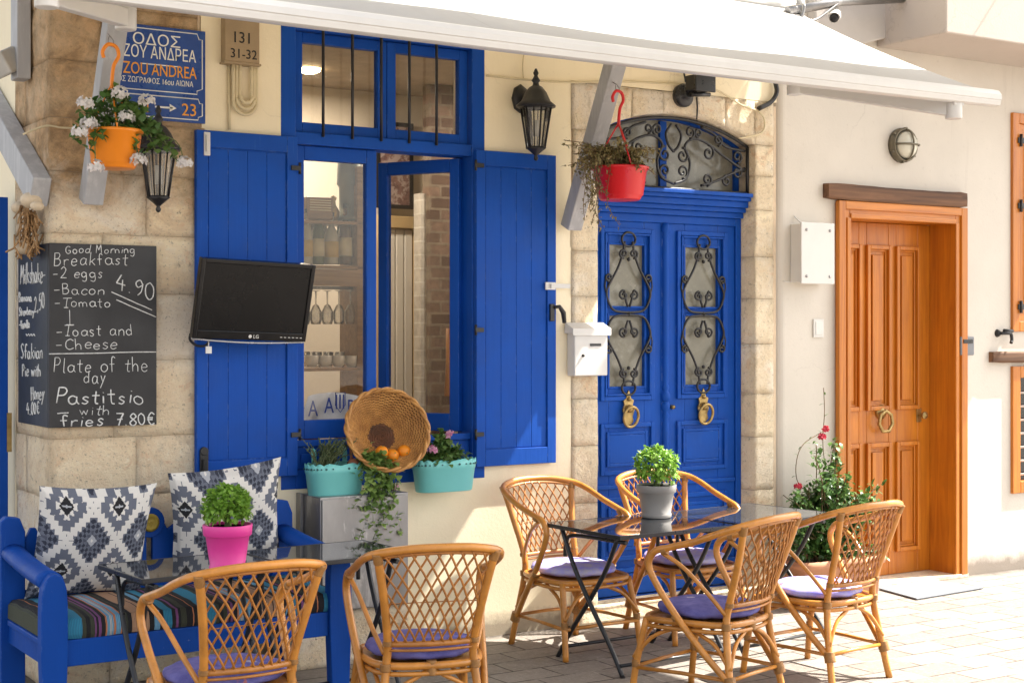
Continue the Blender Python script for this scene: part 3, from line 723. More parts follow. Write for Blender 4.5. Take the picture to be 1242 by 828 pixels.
# ================================================================== awning
aw = thing('awning', 'white cloth awning spreading over the whole shop front', 'awning', (0, 0, 0))
AX0, AX1 = 1.42, 6.78; AYF, AZW, AZF = -1.75, 3.83, 3.055
def fab(off):
    def P(u, v):
        x = AX0+(AX1-AX0)*u; y = -.10+(AYF+.10)*v
        z = AZW+(AZF-AZW)*v-.03*sin(pi*v)-.012*sin(pi*u)*v-.006*sin(u*pi*9)*sin(pi*v)
        return Vector((x, y, z+off))
    return P
m = MB(); m.grid(fab(0), 60, 16); m.grid(fab(-.004), 60, 16)
m.build('fabric', M['awning'], aw, recalc=False)
m = MB(); zb = 2.982
prof = [(AYF+.02, zb+.10), (AYF-.035, zb+.085), (AYF-.055, zb+.06), (AYF-.057, zb+.034), (AYF-.050, zb+.030), (AYF-.050, zb+.024), (AYF-.044, zb+.004), (AYF-.03, zb), (AYF+.03, zb+.004), (AYF+.03, zb+.095)]
n = len(prof); vs = []
for i in range(31):
    u = i/30
    vs += [(AX0-.02+(AX1-AX0+.04)*u, y, z-.012*sin(pi*u)) for y, z in prof]
fs = [(i*n+k, i*n+(k+1) % n, (i+1)*n+(k+1) % n, (i+1)*n+k) for i in range(30) for k in range(n)]+[tuple(range(n)), tuple(30*n+k for k in range(n))]
m.add(vs, fs); m.build('front_bar', M['white_metal'], aw)
m = MB(); m.tube([(AX0-.05, -.10, AZW+.02), (AX1+.05, -.10, AZW+.02)], .07, 16); m.tube([(AX1+.05, -.10, AZW+.02), (AX1+.10, -.10, AZW+.02)], .08, 16); m.build('roller', M['white_metal'], aw)
def arm(xs, xe, xf, zs_, ze, zf_):
    m = MB()
    def bar(p, q, h, w_):
        p, q = Vector(p), Vector(q); d = q-p; L = d.length
        Mx = Matrix.Translation(p) @ d.to_track_quat('X', 'Z').to_matrix().to_4x4()
        m.box(0, L, -w_/2, w_/2, -h/2, h/2, Mx)
    s_, e, f = (xs, -.12, zs_), (xe, -1.0 if xe > 4 else AYF+.62, ze), (xf, AYF+.02, zf_)
    bar(s_, e, .07, .05); bar(e, f, .075, .05)
    for p in (e, f): m.lathe([(.045, -.05), (.045, .05)], Matrix.Translation(p), 14)
    m.box(xf-.04, xf+.04, AYF-.02, AYF+.06, zf_+.02, zf_+.09)
    m.build('folding_arm', M['white_metal'], aw, bevel=.006)
arm(6.66, 6.02, 6.50, 3.66, 3.13, 2.945)
arm(1.60, 2.10, 1.60, 3.62, 3.06, 2.99)
m = MB(); m.box(5.6, 5.76, AYF+.57, AYF+.6, 2.95, 2.96); 

# grey braces that carry the awning beams
def brace(pxb, pyb, x_off, out, rise, name_label, w_=.098, t_=.09, down=.0):
    b = U(pxb, pyb, y=0.); x = b.x
    m = MB(); L = math.hypot(out, rise); ang = math.atan2(out, rise)
    Mx = Matrix.Translation((x, -.055, b.z)) @ Matrix.Rotation(ang, 4, 'X')
    m.box(-w_/2, w_/2, -t_/2, t_/2, 0, L, Mx)
    o = m.build('awning_brace', M['grey_wood'], None, bevel=.006)
    return tag(o, name_label, 'brace', 'grey braces under the awning')
brace(686, 277, 0, .46, .95, 'grey slanting timber brace between the right shutter and the blue door')
brace(106, 246, 0, .46, 1.0, 'grey slanting timber brace crossing the street sign')
# far left: side alley woodwork
m = MB(); a, b = U(36, 45, x=2.06), U(36, 95, x=2.06)
m.box(2.02, 2.09, .28, .40, U(30, 94, x=2.05).z, 4.6); tag(m.build('wall_beam', M['grey_wood'], None, bevel=.006), 'dark grey upright beam end on the corner stone, upper left', 'beam')
m = MB(); p, q = U(46, 228, x=2.05), U(-8, 130, x=2.05)
d = (q-p); Mx = Matrix.Translation(p) @ d.to_track_quat('X', 'Z').to_matrix().to_4x4(); m.box(-.05, 2.2, -.045, .045, -.075, .075, Mx)
tag(m.build('awning_brace', M['grey_wood'], None, bevel=.006), 'grey brace in the side alley at the left edge, above the blue side door', 'brace', 'grey braces under the awning')
m = MB(); p = U(14, 229, x=1.95); m.box(1.84, 2.06, .60, .66, .02, p.z)
sd = tag(m.build('side_door', M['blue'], None, bevel=.004), 'blue door leaf standing open at the left edge beside the blackboard', 'door')
m = MB(); p = U(11, 524, y=.60); m.box(p.x-.012, p.x+.012, .592, .60, p.z-.10, p.z+.10); m.build('lock_plate', M['brass'], sd)
# ================================================================== things on the wall
# ---- street sign
M['sign_blue'] = pbr('sign_enamel_blue', (.012, .06, .27), .3, var=.1, vs=4, c2=(.03, .10, .33), c2s=5, coat=.3)
M['sign_white'] = pbr('sign_white', (.78, .78, .74), .4, var=.04)
M['sign_orange'] = pbr('sign_orange', (.80, .34, .03), .4, var=.04)
sx0, sx1 = UX(127, -.03), UX(249.3, -.03); sz1, sz0 = UZ(249, 38.5, -.03), UZ(249, 150.5, -.03)
SW, SH = sx1-sx0, sz1-sz0
m = MB(); m.box(sx0, sx1, -.030, -.018, sz0, sz1)
for x, z in ((sx0+.03, sz0+.03), (sx1-.03, sz0+.03), (sx0+.03, sz1-.03), (sx1-.03, sz1-.03)): m.tube([(x, -.018, z), (x, .02, z)], .006, 6)
sg = tag(m.build('street_sign', M['sign_blue'], None, bevel=.003), 'blue Greek street sign with white and orange lettering and number 23', 'sign')
zmid = sz0+SH*.285
def notch_frame(m, x0, x1, z0, z1, c):
    P = [(x0+c, z0), (x1-c, z0), (x1-c, z0+c*.6), (x1, z0+c), (x1, z1-c), (x1-c*.6, z1-c), (x1-c, z1), (x0+c, z1), (x0+c*.6, z1-c), (x0, z1-c), (x0, z0+c), (x0+c*.6, z0+c)]
    m.tube([(a, -.031, b) for a, b in P], .0028, 5, True)
m = MB(); notch_frame(m, sx0+.018, sx1-.018, zmid+.012, sz1-.018, .028); notch_frame(m, sx0+.018, sx1-.018, sz0+.016, zmid-.012, .022)
def tx(m, s, px, py, size, sx=1., align='LEFT'):
    p = U(px, py, y=-.032); add_text(m, s, size, face_wall(p.x, p.y, p.z), align, sx)
tx(m, 'ΟΔΟΣ', 160, 52.5, .079, 1.12)
tx(m, 'ΤΖΟΥ ΑΝΔΡΕΑ', 238, 76.5, .085, .70, 'RIGHT')
tx(m, 'ΗΤΙΚΟΣ ΖΩΓΡΑΦΟΣ 16ου ΑΙΩΝΑ', 234.5, 106, .038, .78, 'RIGHT')
a, b = U(150, 78.5, y=-.032), U(217, 80.5, y=-.032)
m.box(sx0+.18, sx1-.14, -.0325, -.031, a.z+.012, a.z+.017)
a, b = U(188, 130, y=-.032), U(214, 132, y=-.032); m.box(a.x, b.x-.02, -.0325, -.031, b.z-.003, b.z+.006); m.prism([(b.x-.035, b.z-.018), (b.x, b.z+.0015), (b.x-.035, b.z+.021)], -.0325, -.031)
a = U(147, 127, y=-.032); m.tube([(a.x+.032*cos(q), -.031, a.z+.038*sin(q)) for q in [2*pi*k/18 for k in range(18)]], .0045, 5, True)
m.build('lettering', M['sign_white'], sg)
m = MB(); tx(m, 'TZOU ANDREA', 238.5, 96.5, .085, .70, 'RIGHT'); tx(m, '23', 220, 140, .088, .95); tx(m, '1', 175, 136, .07)
m.build('lettering', M['sign_orange'], sg)

# ---- meter cover with painted numbers and looped conduit
t_ = 'tan_cover'; M[t_] = pbr(t_, (.34, .25, .145), .6, var=.1, bump=.1)
M['conduit'] = pbr('cream_conduit', (.62, .53, .34), .6, var=.12)
p0, p1 = U(273, 78, y=-.06), U(315, 78, y=-.06); x0, x1 = p0.x, p1.x
m = MB(); m.box(x0, x1, -.06, .0, p1.z, p1.z+.6); m.box(x0-.008, x1+.008, -.066, 0, p1.z-.012, p1.z)
mc = tag(m.build('meter_cover', M[t_], None, bevel=.004), 'tan cable cover numbered 131 above looping conduits', 'cable cover')
m = MB(); p = U(281, 51, y=-.061); add_text(m, '131', .080, face_wall(p.x, -.0615, p.z), 'LEFT', .95); p = U(279, 69.5, y=-.061); add_text(m, '31-32', .068, face_wall(p.x, -.0615, p.z), 'LEFT', .95)
m.build('lettering', M['iron'], mc)
m = MB()
for k, (a, b, zl) in enumerate(((283, 311, 139), (287, 308, 132), (291, 305, 125))):
    A, B = U(a, 79, y=-.03), U(b, 79, y=-.03); zc_ = UZ(297, zl, -.03)
    r_ = (B.x-A.x)/2
    P = [(A.x, -.03, A.z+.02), (A.x, -.03, zc_+r_*1.1)]+[(A.x+r_-r_*cos(q), -.03-.004*k, zc_+r_-r_*sin(q)) for q in [pi*j/8 for j in range(9)]]+[(B.x, -.03, zc_+r_*1.1), (B.x, -.03, A.z+.02)]
    m.tube(cr(P, 3), .0095, 8)
A = U(279, 79, y=-.03); m.tube([(A.x, -.012, A.z+.02), (A.x+.004, -.012, UZ(280, 158, 0))], .008, 8)
m.build('conduit', M['conduit'], mc)

# ---- wall cables
def cable(name, pts, r, mt, label, y=-.012, n=5):
    m = MB(); m.tube(cr([U(a, b, y=y) for a, b in pts], n), r, 6)
    return tag(m.build(name, M[mt], None), label, 'cable', 'cables along the walls')
cable('wall_cable', [(590, 92), (640, 97), (690, 100), (745, 99), (800, 101), (838, 104), (870, 110), (900, 128), (918, 134)], .0065, 'conduit', 'thin cream cable running level above wall lantern and blue door', -.02)
cable('wall_cable', [(940, 98), (942, 112), (935, 124), (920, 132)], .016, 'iron', 'thick black cable loop at the corner under the awning', -.03)
cable('wall_cable', [(919, 133), (927, 145), (925, 160), (910, 166), (896, 168)], .006, 'conduit', 'short cream cable curling down beside the fanlight', -.02)
cable('wall_cable', [(845, 118), (846, 132), (845, 145)], .005, 'iron', 'thin dark cable hanging from the spotlight to the fanlight', -.02)
cable('wall_cable', [(950, 341), (962, 342), (985, 341), (1008, 343)], .004, 'white_plastic', 'faint white cable on the white wall under the meter box', -.014)
cable('wall_cable', [(28, 163), (55, 153), (75, 155), (96, 156)], .005, 'conduit', 'thin pale cable over the corner stones left of orange pot', -.02)
cable('wall_cable', [(636, 60), (634, 80), (635, 97)], .004, 'conduit', 'short vertical cream cable above the wall lantern', -.012)

# ---- lanterns
M['lamp_glass'] = thin_glass('lantern_glass', (.80, .80, .76), 1.4, .18)
def lantern(label, px, py, out):
    # py: middle of the glass; the lantern hangs in front of its backplate
    c = U(px, py, y=-out)
    t = thing('wall_lantern', label, 'lantern', (c.x, c.y, c.z), 0, 'black wall lanterns')
    h = .115
    m = MB()
    def hexr(r_, z, mb_n=6): return [(r_*cos(2*pi*k/6+.3), r_*sin(2*pi*k/6+.3), z) for k in range(6)]
    lo, hi = hexr(.052, -h), hexr(.088, h)
    for a, b in zip(lo, hi): m.tube([a, b], .006, 6)
    for L in (lo, hi): m.tube(L, .0075, 6, True)
    for k in range(6):
        a = Vector(lo[k]).lerp(Vector(lo[(k+1) % 6]), .5); b = Vector(hi[k]).lerp(Vector(hi[(k+1) % 6]), .5); m.tube([a, b], .0035, 5)
    m.build('cage', M['iron'], t)
    m = MB(); m.lathe([(.050, -h), (.085, h)], Matrix.Rotation(.3, 4, 'Z'), 6, smooth=False); m.build('glass', M['lamp_glass'], t)
    m = MB(); m.lathe([(.112, h), (.114, h+.012), (.085, h+.035), (.062, h+.085), (.038, h+.115), (.02, h+.125), (.016, h+.14), (.026, h+.152), (.016, h+.168), (.010, h+.18), (.016, h+.195), (.006, h+.22), (1e-6, h+.222)], None, 6 if False else 12); m.build('lantern_cap', M['iron'], t)
    m = MB(); m.lathe([(1e-6, -h-.075), (.010, -h-.07), (.014, -h-.058), (.008, -h-.045), (.018, -h-.035), (.045, -h-.012), (.060, -h)], None, 12); m.build('lantern_foot', M['iron'], t)
    m = MB(); m.lathe([(.018, -.03), (.018, .06)], Matrix.Translation((0, 0, -.02)), 10); m.build('bulb', M['white_plastic'], t)
    m = MB(); yw = out-.012
    Mp = Matrix.Translation((0, yw, h+.07)) @ Matrix.Rotation(R(90), 4, 'X')
    m.lathe([(1e-6, .03), (.03, .026), (.05, .014), (.058, 0), (.058, -.01)], Mp, 8, sy=1.45)
    m.tube(cr([(0, yw-.02, h+.06), (0, yw*.6, h+.03), (0, yw*.35, h+.07), (0, .01, h+.12)], 5), .011, 8)
    m.build('wall_bracket', M['iron'], t)
    return t
lantern('black wall lantern on yellow wall right of the upper window', 650, 155, .17)
lantern('black lantern below the street sign, partly behind white geraniums', 192, 211, .17)

# ---- chalk writing: a hand-drawn single-stroke alphabet
GL = {
 'a': (.55, ['.45,.42 .25,.53 .06,.38 .07,.12 .22,0 .40,.12 .45,.42', '.45,.5 .45,.15 .55,0']), 'b': (.5, ['.05,1 .05,0', '.05,.35 .25,.52 .45,.35 .40,.08 .2,0 .05,.12']),
 'c': (.45, ['.40,.42 .22,.53 .05,.35 .06,.12 .22,0 .40,.1']), 'd': (.55, ['.45,1 .45,0', '.45,.38 .25,.52 .06,.36 .07,.12 .24,0 .45,.15']),
 'e': (.5, ['.06,.28 .42,.32 .36,.50 .2,.54 .06,.35 .08,.1 .24,0 .42,.1']), 'f': (.42, ['.42,.9 .28,1 .18,.8 .18,0', '.02,.5 .36,.52']),
 'g': (.55, ['.44,.42 .25,.53 .06,.38 .08,.14 .24,.05 .42,.2', '.44,.5 .45,-.15 .3,-.36 .08,-.25']), 'h': (.52, ['.05,1 .05,0', '.05,.32 .25,.52 .42,.38 .43,0']),
 'i': (.2, ['.1,.5 .1,0', '.1,.72 .11,.75']), 'k': (.48, ['.06,1 .06,0', '.4,.5 .08,.22', '.16,.3 .44,0']), 'l': (.22, ['.08,1 .08,.1 .18,0']),
 'm': (.75, ['.05,.5 .05,0', '.05,.36 .2,.52 .33,.38 .34,0', '.34,.36 .5,.52 .64,.38 .66,0']), 'n': (.5, ['.05,.5 .05,0', '.05,.34 .24,.52 .4,.38 .42,0']),
 'o': (.52, ['.25,.53 .07,.4 .06,.14 .24,0 .43,.13 .44,.38 .25,.53']), 'p': (.5, ['.05,.5 .05,-.4', '.05,.36 .25,.52 .44,.36 .40,.08 .2,0 .05,.14']),
 'r': (.4, ['.06,.5 .06,0', '.06,.32 .2,.5 .36,.48']), 's': (.42, ['.36,.46 .2,.54 .08,.42 .2,.29 .35,.16 .22,0 .05,.07']), 't': (.42, ['.2,.9 .2,.1 .34,0', '.02,.58 .38,.6']),
 'u': (.52, ['.05,.5 .07,.12 .22,0 .40,.14', '.42,.5 .43,0']), 'w': (.7, ['.03,.5 .17,0', '.17,0 .32,.42', '.32,.42 .47,0', '.47,0 .62,.5']), 'y': (.5, ['.05,.5 .2,.12', '.42,.5 .22,0 .05,-.36']),
 'B': (.6, ['.08,1 .08,0', '.08,1 .38,.98 .45,.76 .30,.56 .08,.54', '.1,.54 .42,.5 .52,.26 .36,.02 .06,0']), 'C': (.6, ['.52,.85 .32,1 .08,.75 .07,.25 .28,0 .54,.14']), 'G': (.65, ['.54,.86 .32,1 .08,.75 .08,.25 .3,0 .54,.12', '.56,.1 .56,.42', '.56,.42 .34,.42']),
 'M': (.75, ['.05,0 .12,1', '.12,1 .34,.35', '.34,.35 .58,1', '.58,1 .66,0']), 'T': (.62, ['.3,1 .3,0', '.0,.98 .62,1', '.16,0 .46,0']), 'P': (.55, ['.08,1 .08,0', '.08,1 .36,.98 .48,.76 .36,.52 .08,.48']),
 'S': (.55, ['.48,.88 .28,1 .08,.82 .26,.54 .46,.26 .28,0 .04,.1']), 'H': (.6, ['.08,1 .08,0', '.5,1 .5,0', '.08,.52 .5,.54']), 'V': (.55, ['.03,1 .26,0', '.26,0 .5,1']),
 '2': (.5, ['.06,.8 .25,1 .42,.78 .3,.4 .04,.02', '.04,.02 .48,.02']), '4': (.55, ['.3,1 .05,.4', '.05,.4 .5,.4', '.36,.7 .34,0']), '9': (.5, ['.42,.75 .26,.98 .07,.75 .2,.5 .42,.72', '.43,.8 .40,.3 .25,0']),
 '0': (.5, ['.25,1 .07,.75 .07,.25 .25,0 .43,.25 .43,.75 .25,1']), '7': (.5, ['.04,.98 .46,.98', '.46,.98 .3,.5 .2,0', '.1,.5 .42,.54']), '8': (.5, ['.25,.52 .08,.76 .25,1 .42,.76 .25,.52 .06,.24 .25,0 .44,.24 .25,.52']), '5': (.5, ['.42,1 .12,1', '.12,1 .08,.58', '.08,.56 .3,.62 .44,.32 .26,0 .05,.08']),
 '.': (.2, ['.08,.0 .12,.03']), ',': (.2, ['.12,.06 .06,-.14']), '-': (.5, ['.04,.36 .42,.38']), '€': (.55, ['.5,.85 .3,1 .12,.7 .12,.3 .3,0 .5,.12', '.02,.58 .4,.58', '.02,.42 .38,.42']), '|': (.3, ['.15,1 .15,0', '0,0 .32,0']), ' ': (.38, []),
}
def chalk(mb, s, x, base, h, wide=None, to=None, slope=0., r=.0019, jitter=.03):
    """s starts at (x, base) in the enlarged picture's units; `to` maps those onto the board"""
    tot = sum(GL[c][0]+.1 for c in s); k = (wide/tot if wide else h)
    cx = x
    for c in s:
        wd, sts = GL[c]
        dy = rnd.uniform(-jitter, jitter)*h*2; sl = rnd.gauss(.03, .07); gk = rnd.uniform(.88, 1.1); gh = rnd.uniform(.9, 1.1)
        for st in sts:
            P = [tuple(map(float, q.split(','))) for q in st.split()]
            sl0, kx, kz = sl, gk, gh; P = [((a+sl0*b)*kx, b*kz, 0) for a, b in P]
            P = cr(P, 5) if len(P) > 2 else [Vector(p) for p in P]
            pts = [to(cx+p[0]*k, base+dy-p[1]*h+slope*(cx+p[0]*k-x)) for p in P]
            mb.tube(pts, r*rnd.uniform(.85, 1.2), 5)
        cx += (wd+.1)*k
def chalk_mat():
    t = NT('chalk'); n = t.math('ADD', t.math('MULTIPLY', t.noise(420, 3, .6), .7), t.math('MULTIPLY', t.noise(28, 4, .7), .3))
    tr = t.n('ShaderNodeBsdfTransparent'); mx = t.n('ShaderNodeMixShader'); t.l(t.rng(n, .36, .5, .35, 1), mx.inputs[0])
    t.l(tr.outputs[0], mx.inputs[1]); t.l(t.b.outputs[0], mx.inputs[2]); t.l(mx.outputs[0], t.out.inputs[0]); t.fin((.74, .75, .74), .9); return t.m
M['chalk'] = chalk_mat()
def board_mat(name, base, smear):
    t = NT(name); c = t.mix(t.rng(t.noise(2.5, 7, .65, t.map((1.5, 1.5, 1))), .45, .75, 0, .6), base, smear); return t.fin(c, t.rng(t.noise(5, 4), .3, .7, .42, .6))
M['board'] = board_mat('chalkboard', (.008, .008, .010), (.034, .035, .039))
M['board_side'] = board_mat('chalkboard_side', (.020, .026, .034), (.05, .06, .075))  # bluer and paler than the front: sky reflection put into the colour
yB = -.05
bx0, bx1 = UX(60, yB), UX(190, yB); bz1, bz0 = UZ(60, 294.5, yB), UZ(60, 519, yB)
bt = thing('chalkboard', 'folded blackboard menu on the stone corner with chalk breakfast prices', 'blackboard', (0, 0, 0))
m = MB(); m.box(bx0, bx1, yB, -.02, bz0, bz1); m.build('front_board', M['board'], bt, bevel=.002)
xB = bx0
m = MB(); ys1 = U(22, 400, x=xB).y; m.box(xB, xB+.03, yB+.034, ys1, bz0, bz1); m.build('side_board', M['board_side'], bt, bevel=.002)
def tof(zx, zy): return U(zx/2.589, 240+zy/2.589, y=yB-.001)
def tos(zx, zy): return U(zx/2.589, 240+zy/2.589, x=xB-.001)
m = MB()
for s, x, b, h, wd in (('Good Morning', 205, 174, 24, 222), ('Breakfast', 167, 211, 38, 240), ('-2 eggs', 165, 250, 32, 162), ('-Bacon', 168, 303, 31, 164), ('-Tomato', 170, 343, 30, 182), ('|', 208, 398, 44, 30),
                       ('-Toast and', 173, 432, 34, 250), ('-Cheese', 176, 474, 34, 196), ('Plate of the', 166, 547, 44, 305), ('day', 262, 582, 42, 76), ('with', 250, 681, 30, 98)):
    chalk(m, s, x, b, h, wd, tof)
chalk(m, 'Pastitsio', 172, 645, 46, 288, tof, r=.0034); chalk(m, 'fries', 190, 716, 38, 142, tof, r=.0032); chalk(m, '7.80€', 362, 713, 36, 130, tof, r=.0034)
chalk(m, '4.90', 362, 286, 50, 125, tof, slope=.30, r=.0028)
for a, b, c_, d in ((350, 296, 477, 352), (365, 320, 490, 374), (154, 490, 490, 483), (180, 676, 215, 674)):
    m.tube([tof(a+(c_-a)*i/6, b+(d-b)*i/6+rnd.uniform(-.7, .7)) for i in range(7)], .0028, 5)
m.build('chalk_writing', M['chalk'], bt)
m = MB()
for s, x, b, h, wd in (('Milkshake-', 64, 270, 62, 80), ('Banana', 60, 326, 26, 40), ('Strawberry', 60, 369, 26, 48), ('-Vanilla', 60, 410, 28, 34), ('Sfakian', 66, 506, 46, 70), ('Pie with', 70, 562, 38, 60), ('Honey', 98, 634, 46, 42), ('4.00€', 84, 680, 38, 42)):
    chalk(m, s, x, b, h, wd, tos, r=.003, slope=-.05)
chalk(m, '2,50', 108, 360, 46, 34, tos, slope=-.5, r=.003)
m.tube(cr([tos(82+4*i, 430+(3 if i % 2 else -3)) for i in range(8)], 3), .003, 5)
m.build('chalk_writing', M['chalk'], bt)

# ---- television on an arm
M['tv_black'] = pbr('tv_gloss_black', (.006, .006, .007), .2, var=.05, spec=.3)
M['tv_screen'] = pbr('tv_screen', (.006, .006, .0065), .22, var=.3, vs=3, rvar=.05, spec=.22)
tv = thing('television', 'black flat television tilted down in front of the left shutter', 'television', (0, 0, 0))
c = U(307.5, 364, y=-.24); W_, H_ = .615, .405
c.x += 0
TM = Matrix.Translation(c) @ Matrix.Rotation(R(14), 4, 'X') @ Matrix.Rotation(R(2.0), 4, 'Y')
m = MB(); rect_frame(m, -W_/2, W_/2, -H_/2, H_/2, -.025, .02, .022, .045, .022); m.xform(TM); m.build('bezel', M['tv_black'], tv, bevel=.004)
m = MB(); m.box(-W_/2+.02, W_/2-.02, -.016, .012, -H_/2+.04, H_/2-.02); m.xform(TM); m.build('screen', M['tv_screen'], tv)
m = MB(); m.box(-W_/2+.06, W_/2-.06, .02, .055, -H_/2+.05, H_/2-.05); m.box(-.15, .15, .055, .075, -.1, .1); m.xform(TM); m.build('back_case', M['tv_black'], tv, bevel=.01)
m = MB(); pts = [TM @ Vector((-W_/2*.98+W_*.98*i/16, -.01, -H_/2-.004-.012*sin(pi*i/16))) for i in range(17)]; m.tube(pts, .006, 6); m.build('trim', pbr('silver_trim', (.45, .45, .47), .25, .6), tv)
m = MB(); m.tube([TM @ Vector((0, .07, 0)), Vector((c.x, -.10, c.z+.03))], .03, 10); m.box(c.x-.06, c.x+.06, -.10, -.088, c.z-.08, c.z+.14); m.build('mount', M['iron'], tv)
m = MB(); add_text(m, 'LG', .026, TM @ Matrix.Translation((.012, -.0265, -H_/2+.012)) @ Matrix.Rotation(R(90), 4, 'X'))
m.lathe([(.009, 0), (.009, .001)], TM @ Matrix.Translation((-.004, -.0262, -H_/2+.021)) @ Matrix.Rotation(R(90), 4, 'X'), 12)
for k in range(6): m.box(.16+k*.022, .172+k*.022, -.0262, -.025, -H_/2+.02, -H_/2+.023, TM)
m.build('lettering', M['white_plastic'], tv)
m = MB(); p = U(231, 405, y=-.16); m.tube(cr([p, p+Vector((.01, .03, -.03)), p+Vector((.06, .05, -.06)), p+Vector((.12, .06, -.04)), p+Vector((.15, .06, .1))], 5), .007, 6); m.build('power_cord', M['iron'], tv)
m = MB(); p = U(253, 420, y=-.18); m.tube([p+Vector((0, 0, .03)), p], .003, 5); m.box(p.x-.015, p.x+.015, p.y-.004, p.y+.004, p.z-.035, p.z); m.build('tag', M['white_plastic'], tv)

# ---- letter box
mb_ = thing('mailbox', 'white metal letter box hung left of the blue double door', 'letter box', (0, 0, 0))
p0, p1 = U(697, 456, y=-.085), U(737, 400, y=-.085); x0, x1, z0, z1 = p0.x, p1.x, p0.z, p1.z
m = MB(); m.box(x0, x1, -.085, -.006, z0, z1); m.build('box', M['white_metal'], mb_, bevel=.006)
m = MB(); m.prism([(-.097, z1-.035), (-.097, z1+.008), (-.01, z1+.045), (-.006, z1-.02), (-.09, z1-.02)], x0-.02, x1+.02, Matrix(((0, 1, 0, 0), (1, 0, 0, 0), (0, 0, 1, 0), (0, 0, 0, 1)))); m.build('lid', M['white_metal'], mb_, bevel=.004)
m = MB(); m.box(x0+.11, x0+.19, -.088, -.084, z0+.175, z0+.19); m.lathe([(.009, 0), (.009, .006), (.004, .012)], Matrix.Translation((x0+.06, -.085, z0+.12)) @ Matrix.Rotation(R(90), 4, 'X'), 10); m.build('lock', M['iron'], mb_)

# ---- white meter box, key safe, switch plate, bulkhead lamp, hook
wbx = thing('meter_box', 'white square metal box beside orange door frame', 'meter box', (0, 0, 0))
p0, p1 = U(972, 344, y=-.13), U(1012.5, 271, y=-.13)
m = MB(); m.box(p0.x+.01, p1.x-.01, -.115, -.014, p0.z+.01, p1.z-.01); m.build('case', M['white_plastic'], wbx, bevel=.006)
m = MB(); m.box(p0.x, p1.x, -.13, -.116, p0.z, p1.z); m.build('cover', M['white_plastic'], wbx, bevel=.006)
m = MB()
for x in (p0.x+.045, p1.x-.045):
    for z in (p0.z+.05, p1.z-.05): m.lathe([(.010, 0), (.010, .004), (1e-6, .005)], Matrix.Translation((x, -.130, z)) @ Matrix.Rotation(R(90), 4, 'X'), 10)
m.build('screws', M['steel'], wbx)
m = MB(); p = U(963, 262, y=-.02); m.tube(cr([p, p+Vector((.02, -.02, -.03)), p+Vector((.045, -.05, -.06))], 4), .005, 6); m.build('cable_stub', M['white_plastic'], wbx)
ks = thing('key_safe', 'small dark key safe fixed beside the orange door', 'key safe', (0, 0, 0))
p0, p1 = U(1166, 431, y=-.06), U(1182, 408, y=-.06); m = MB(); m.box(p0.x, p1.x, -.06, -.013, p0.z, p1.z); m.build('case', pbr('key_safe_grey', (.20, .21, .23), .4), ks, bevel=.008)
m = MB(); m.box(p0.x+.02, p1.x-.02, -.066, -.06, p0.z+.085, p1.z-.02); m.build('shutter', M['black_metal'], ks, bevel=.004)
m = MB(); p = U(994, 398, y=-.03); m.box(p.x-.045, p.x+.045, -.024, -.013, p.z-.06, p.z+.06); m.box(p.x-.03, p.x+.03, -.028, -.024, p.z-.045, p.z+.045)
tag(m.build('switch_plate', M['white_plastic'], None, bevel=.003), 'small square white switch plate under the meter box', 'switch')
bl = thing('bulkhead_lamp', 'round caged bulkhead lamp high on the white wall', 'wall lamp', (0, 0, 0))
p = U(1098, 176, y=-.06); Mb = Matrix.Translation((p.x, -.013, p.z)) @ Matrix.Rotation(R(90), 4, 'X')
M['bronze'] = pbr('bronze_metal', (.16, .14, .10), .4, .6)
m = MB(); m.lathe([(.118, 0), (.12, .03), (.105, .05), (.095, .05), (.095, .03)], Mb, 24); m.build('base', M['bronze'], bl)
m = MB(); m.lathe([(.095, .045), (.088, .075), (.06, .105), (1e-6, .115)], Mb, 24)
tg = NT('ribbed_lamp_glass'); tg.fin((.62, .60, .50), .12); m.build('glass', tg.m, bl)
m = MB()
for a_ in (0, pi/2): m.tube(cr([Mb @ Vector((.108*cos(a_)*q, .108*sin(a_)*q, .05+.075*math.sqrt(max(0, 1-q*q)))) for q in (-1, -.8, -.4, 0, .4, .8, 1)], 4), .007, 6)
m.tube([Mb @ Vector((.108*cos(q), .108*sin(q), .052)) for q in [2*pi*k/24 for k in range(24)]], .008, 6, True)
for k in range(6): m.lathe([(.008, 0), (.008, .03)], Mb @ Matrix.Rotation(2*pi*k/6+.4, 4, 'Z') @ Matrix.Translation((.118, 0, .02)), 6)
m.build('cage', M['bronze'], bl)
m = MB(); p = U(1212, 404, y=-.03); m.lathe([(.03, 0), (.02, .02), (.012, .03)], Matrix.Translation((p.x, -.012, p.z)) @ Matrix.Rotation(R(90), 4, 'X'), 12)
m.tube(cr([(p.x, -.04, p.z), (p.x+.05, -.06, p.z), (p.x+.09, -.06, p.z-.005), (p.x+.10, -.06, p.z-.05), (p.x+.085, -.065, p.z-.07)], 5), .012, 8); m.tube([(p.x+.02, -.055, p.z+.02), (p.x+.11, -.06, p.z+.016)], .012, 8)
tag(m.build('shutter_stay', M['iron'], None), 'small black iron shutter stay on the white wall below the upper shutter', 'shutter stay')

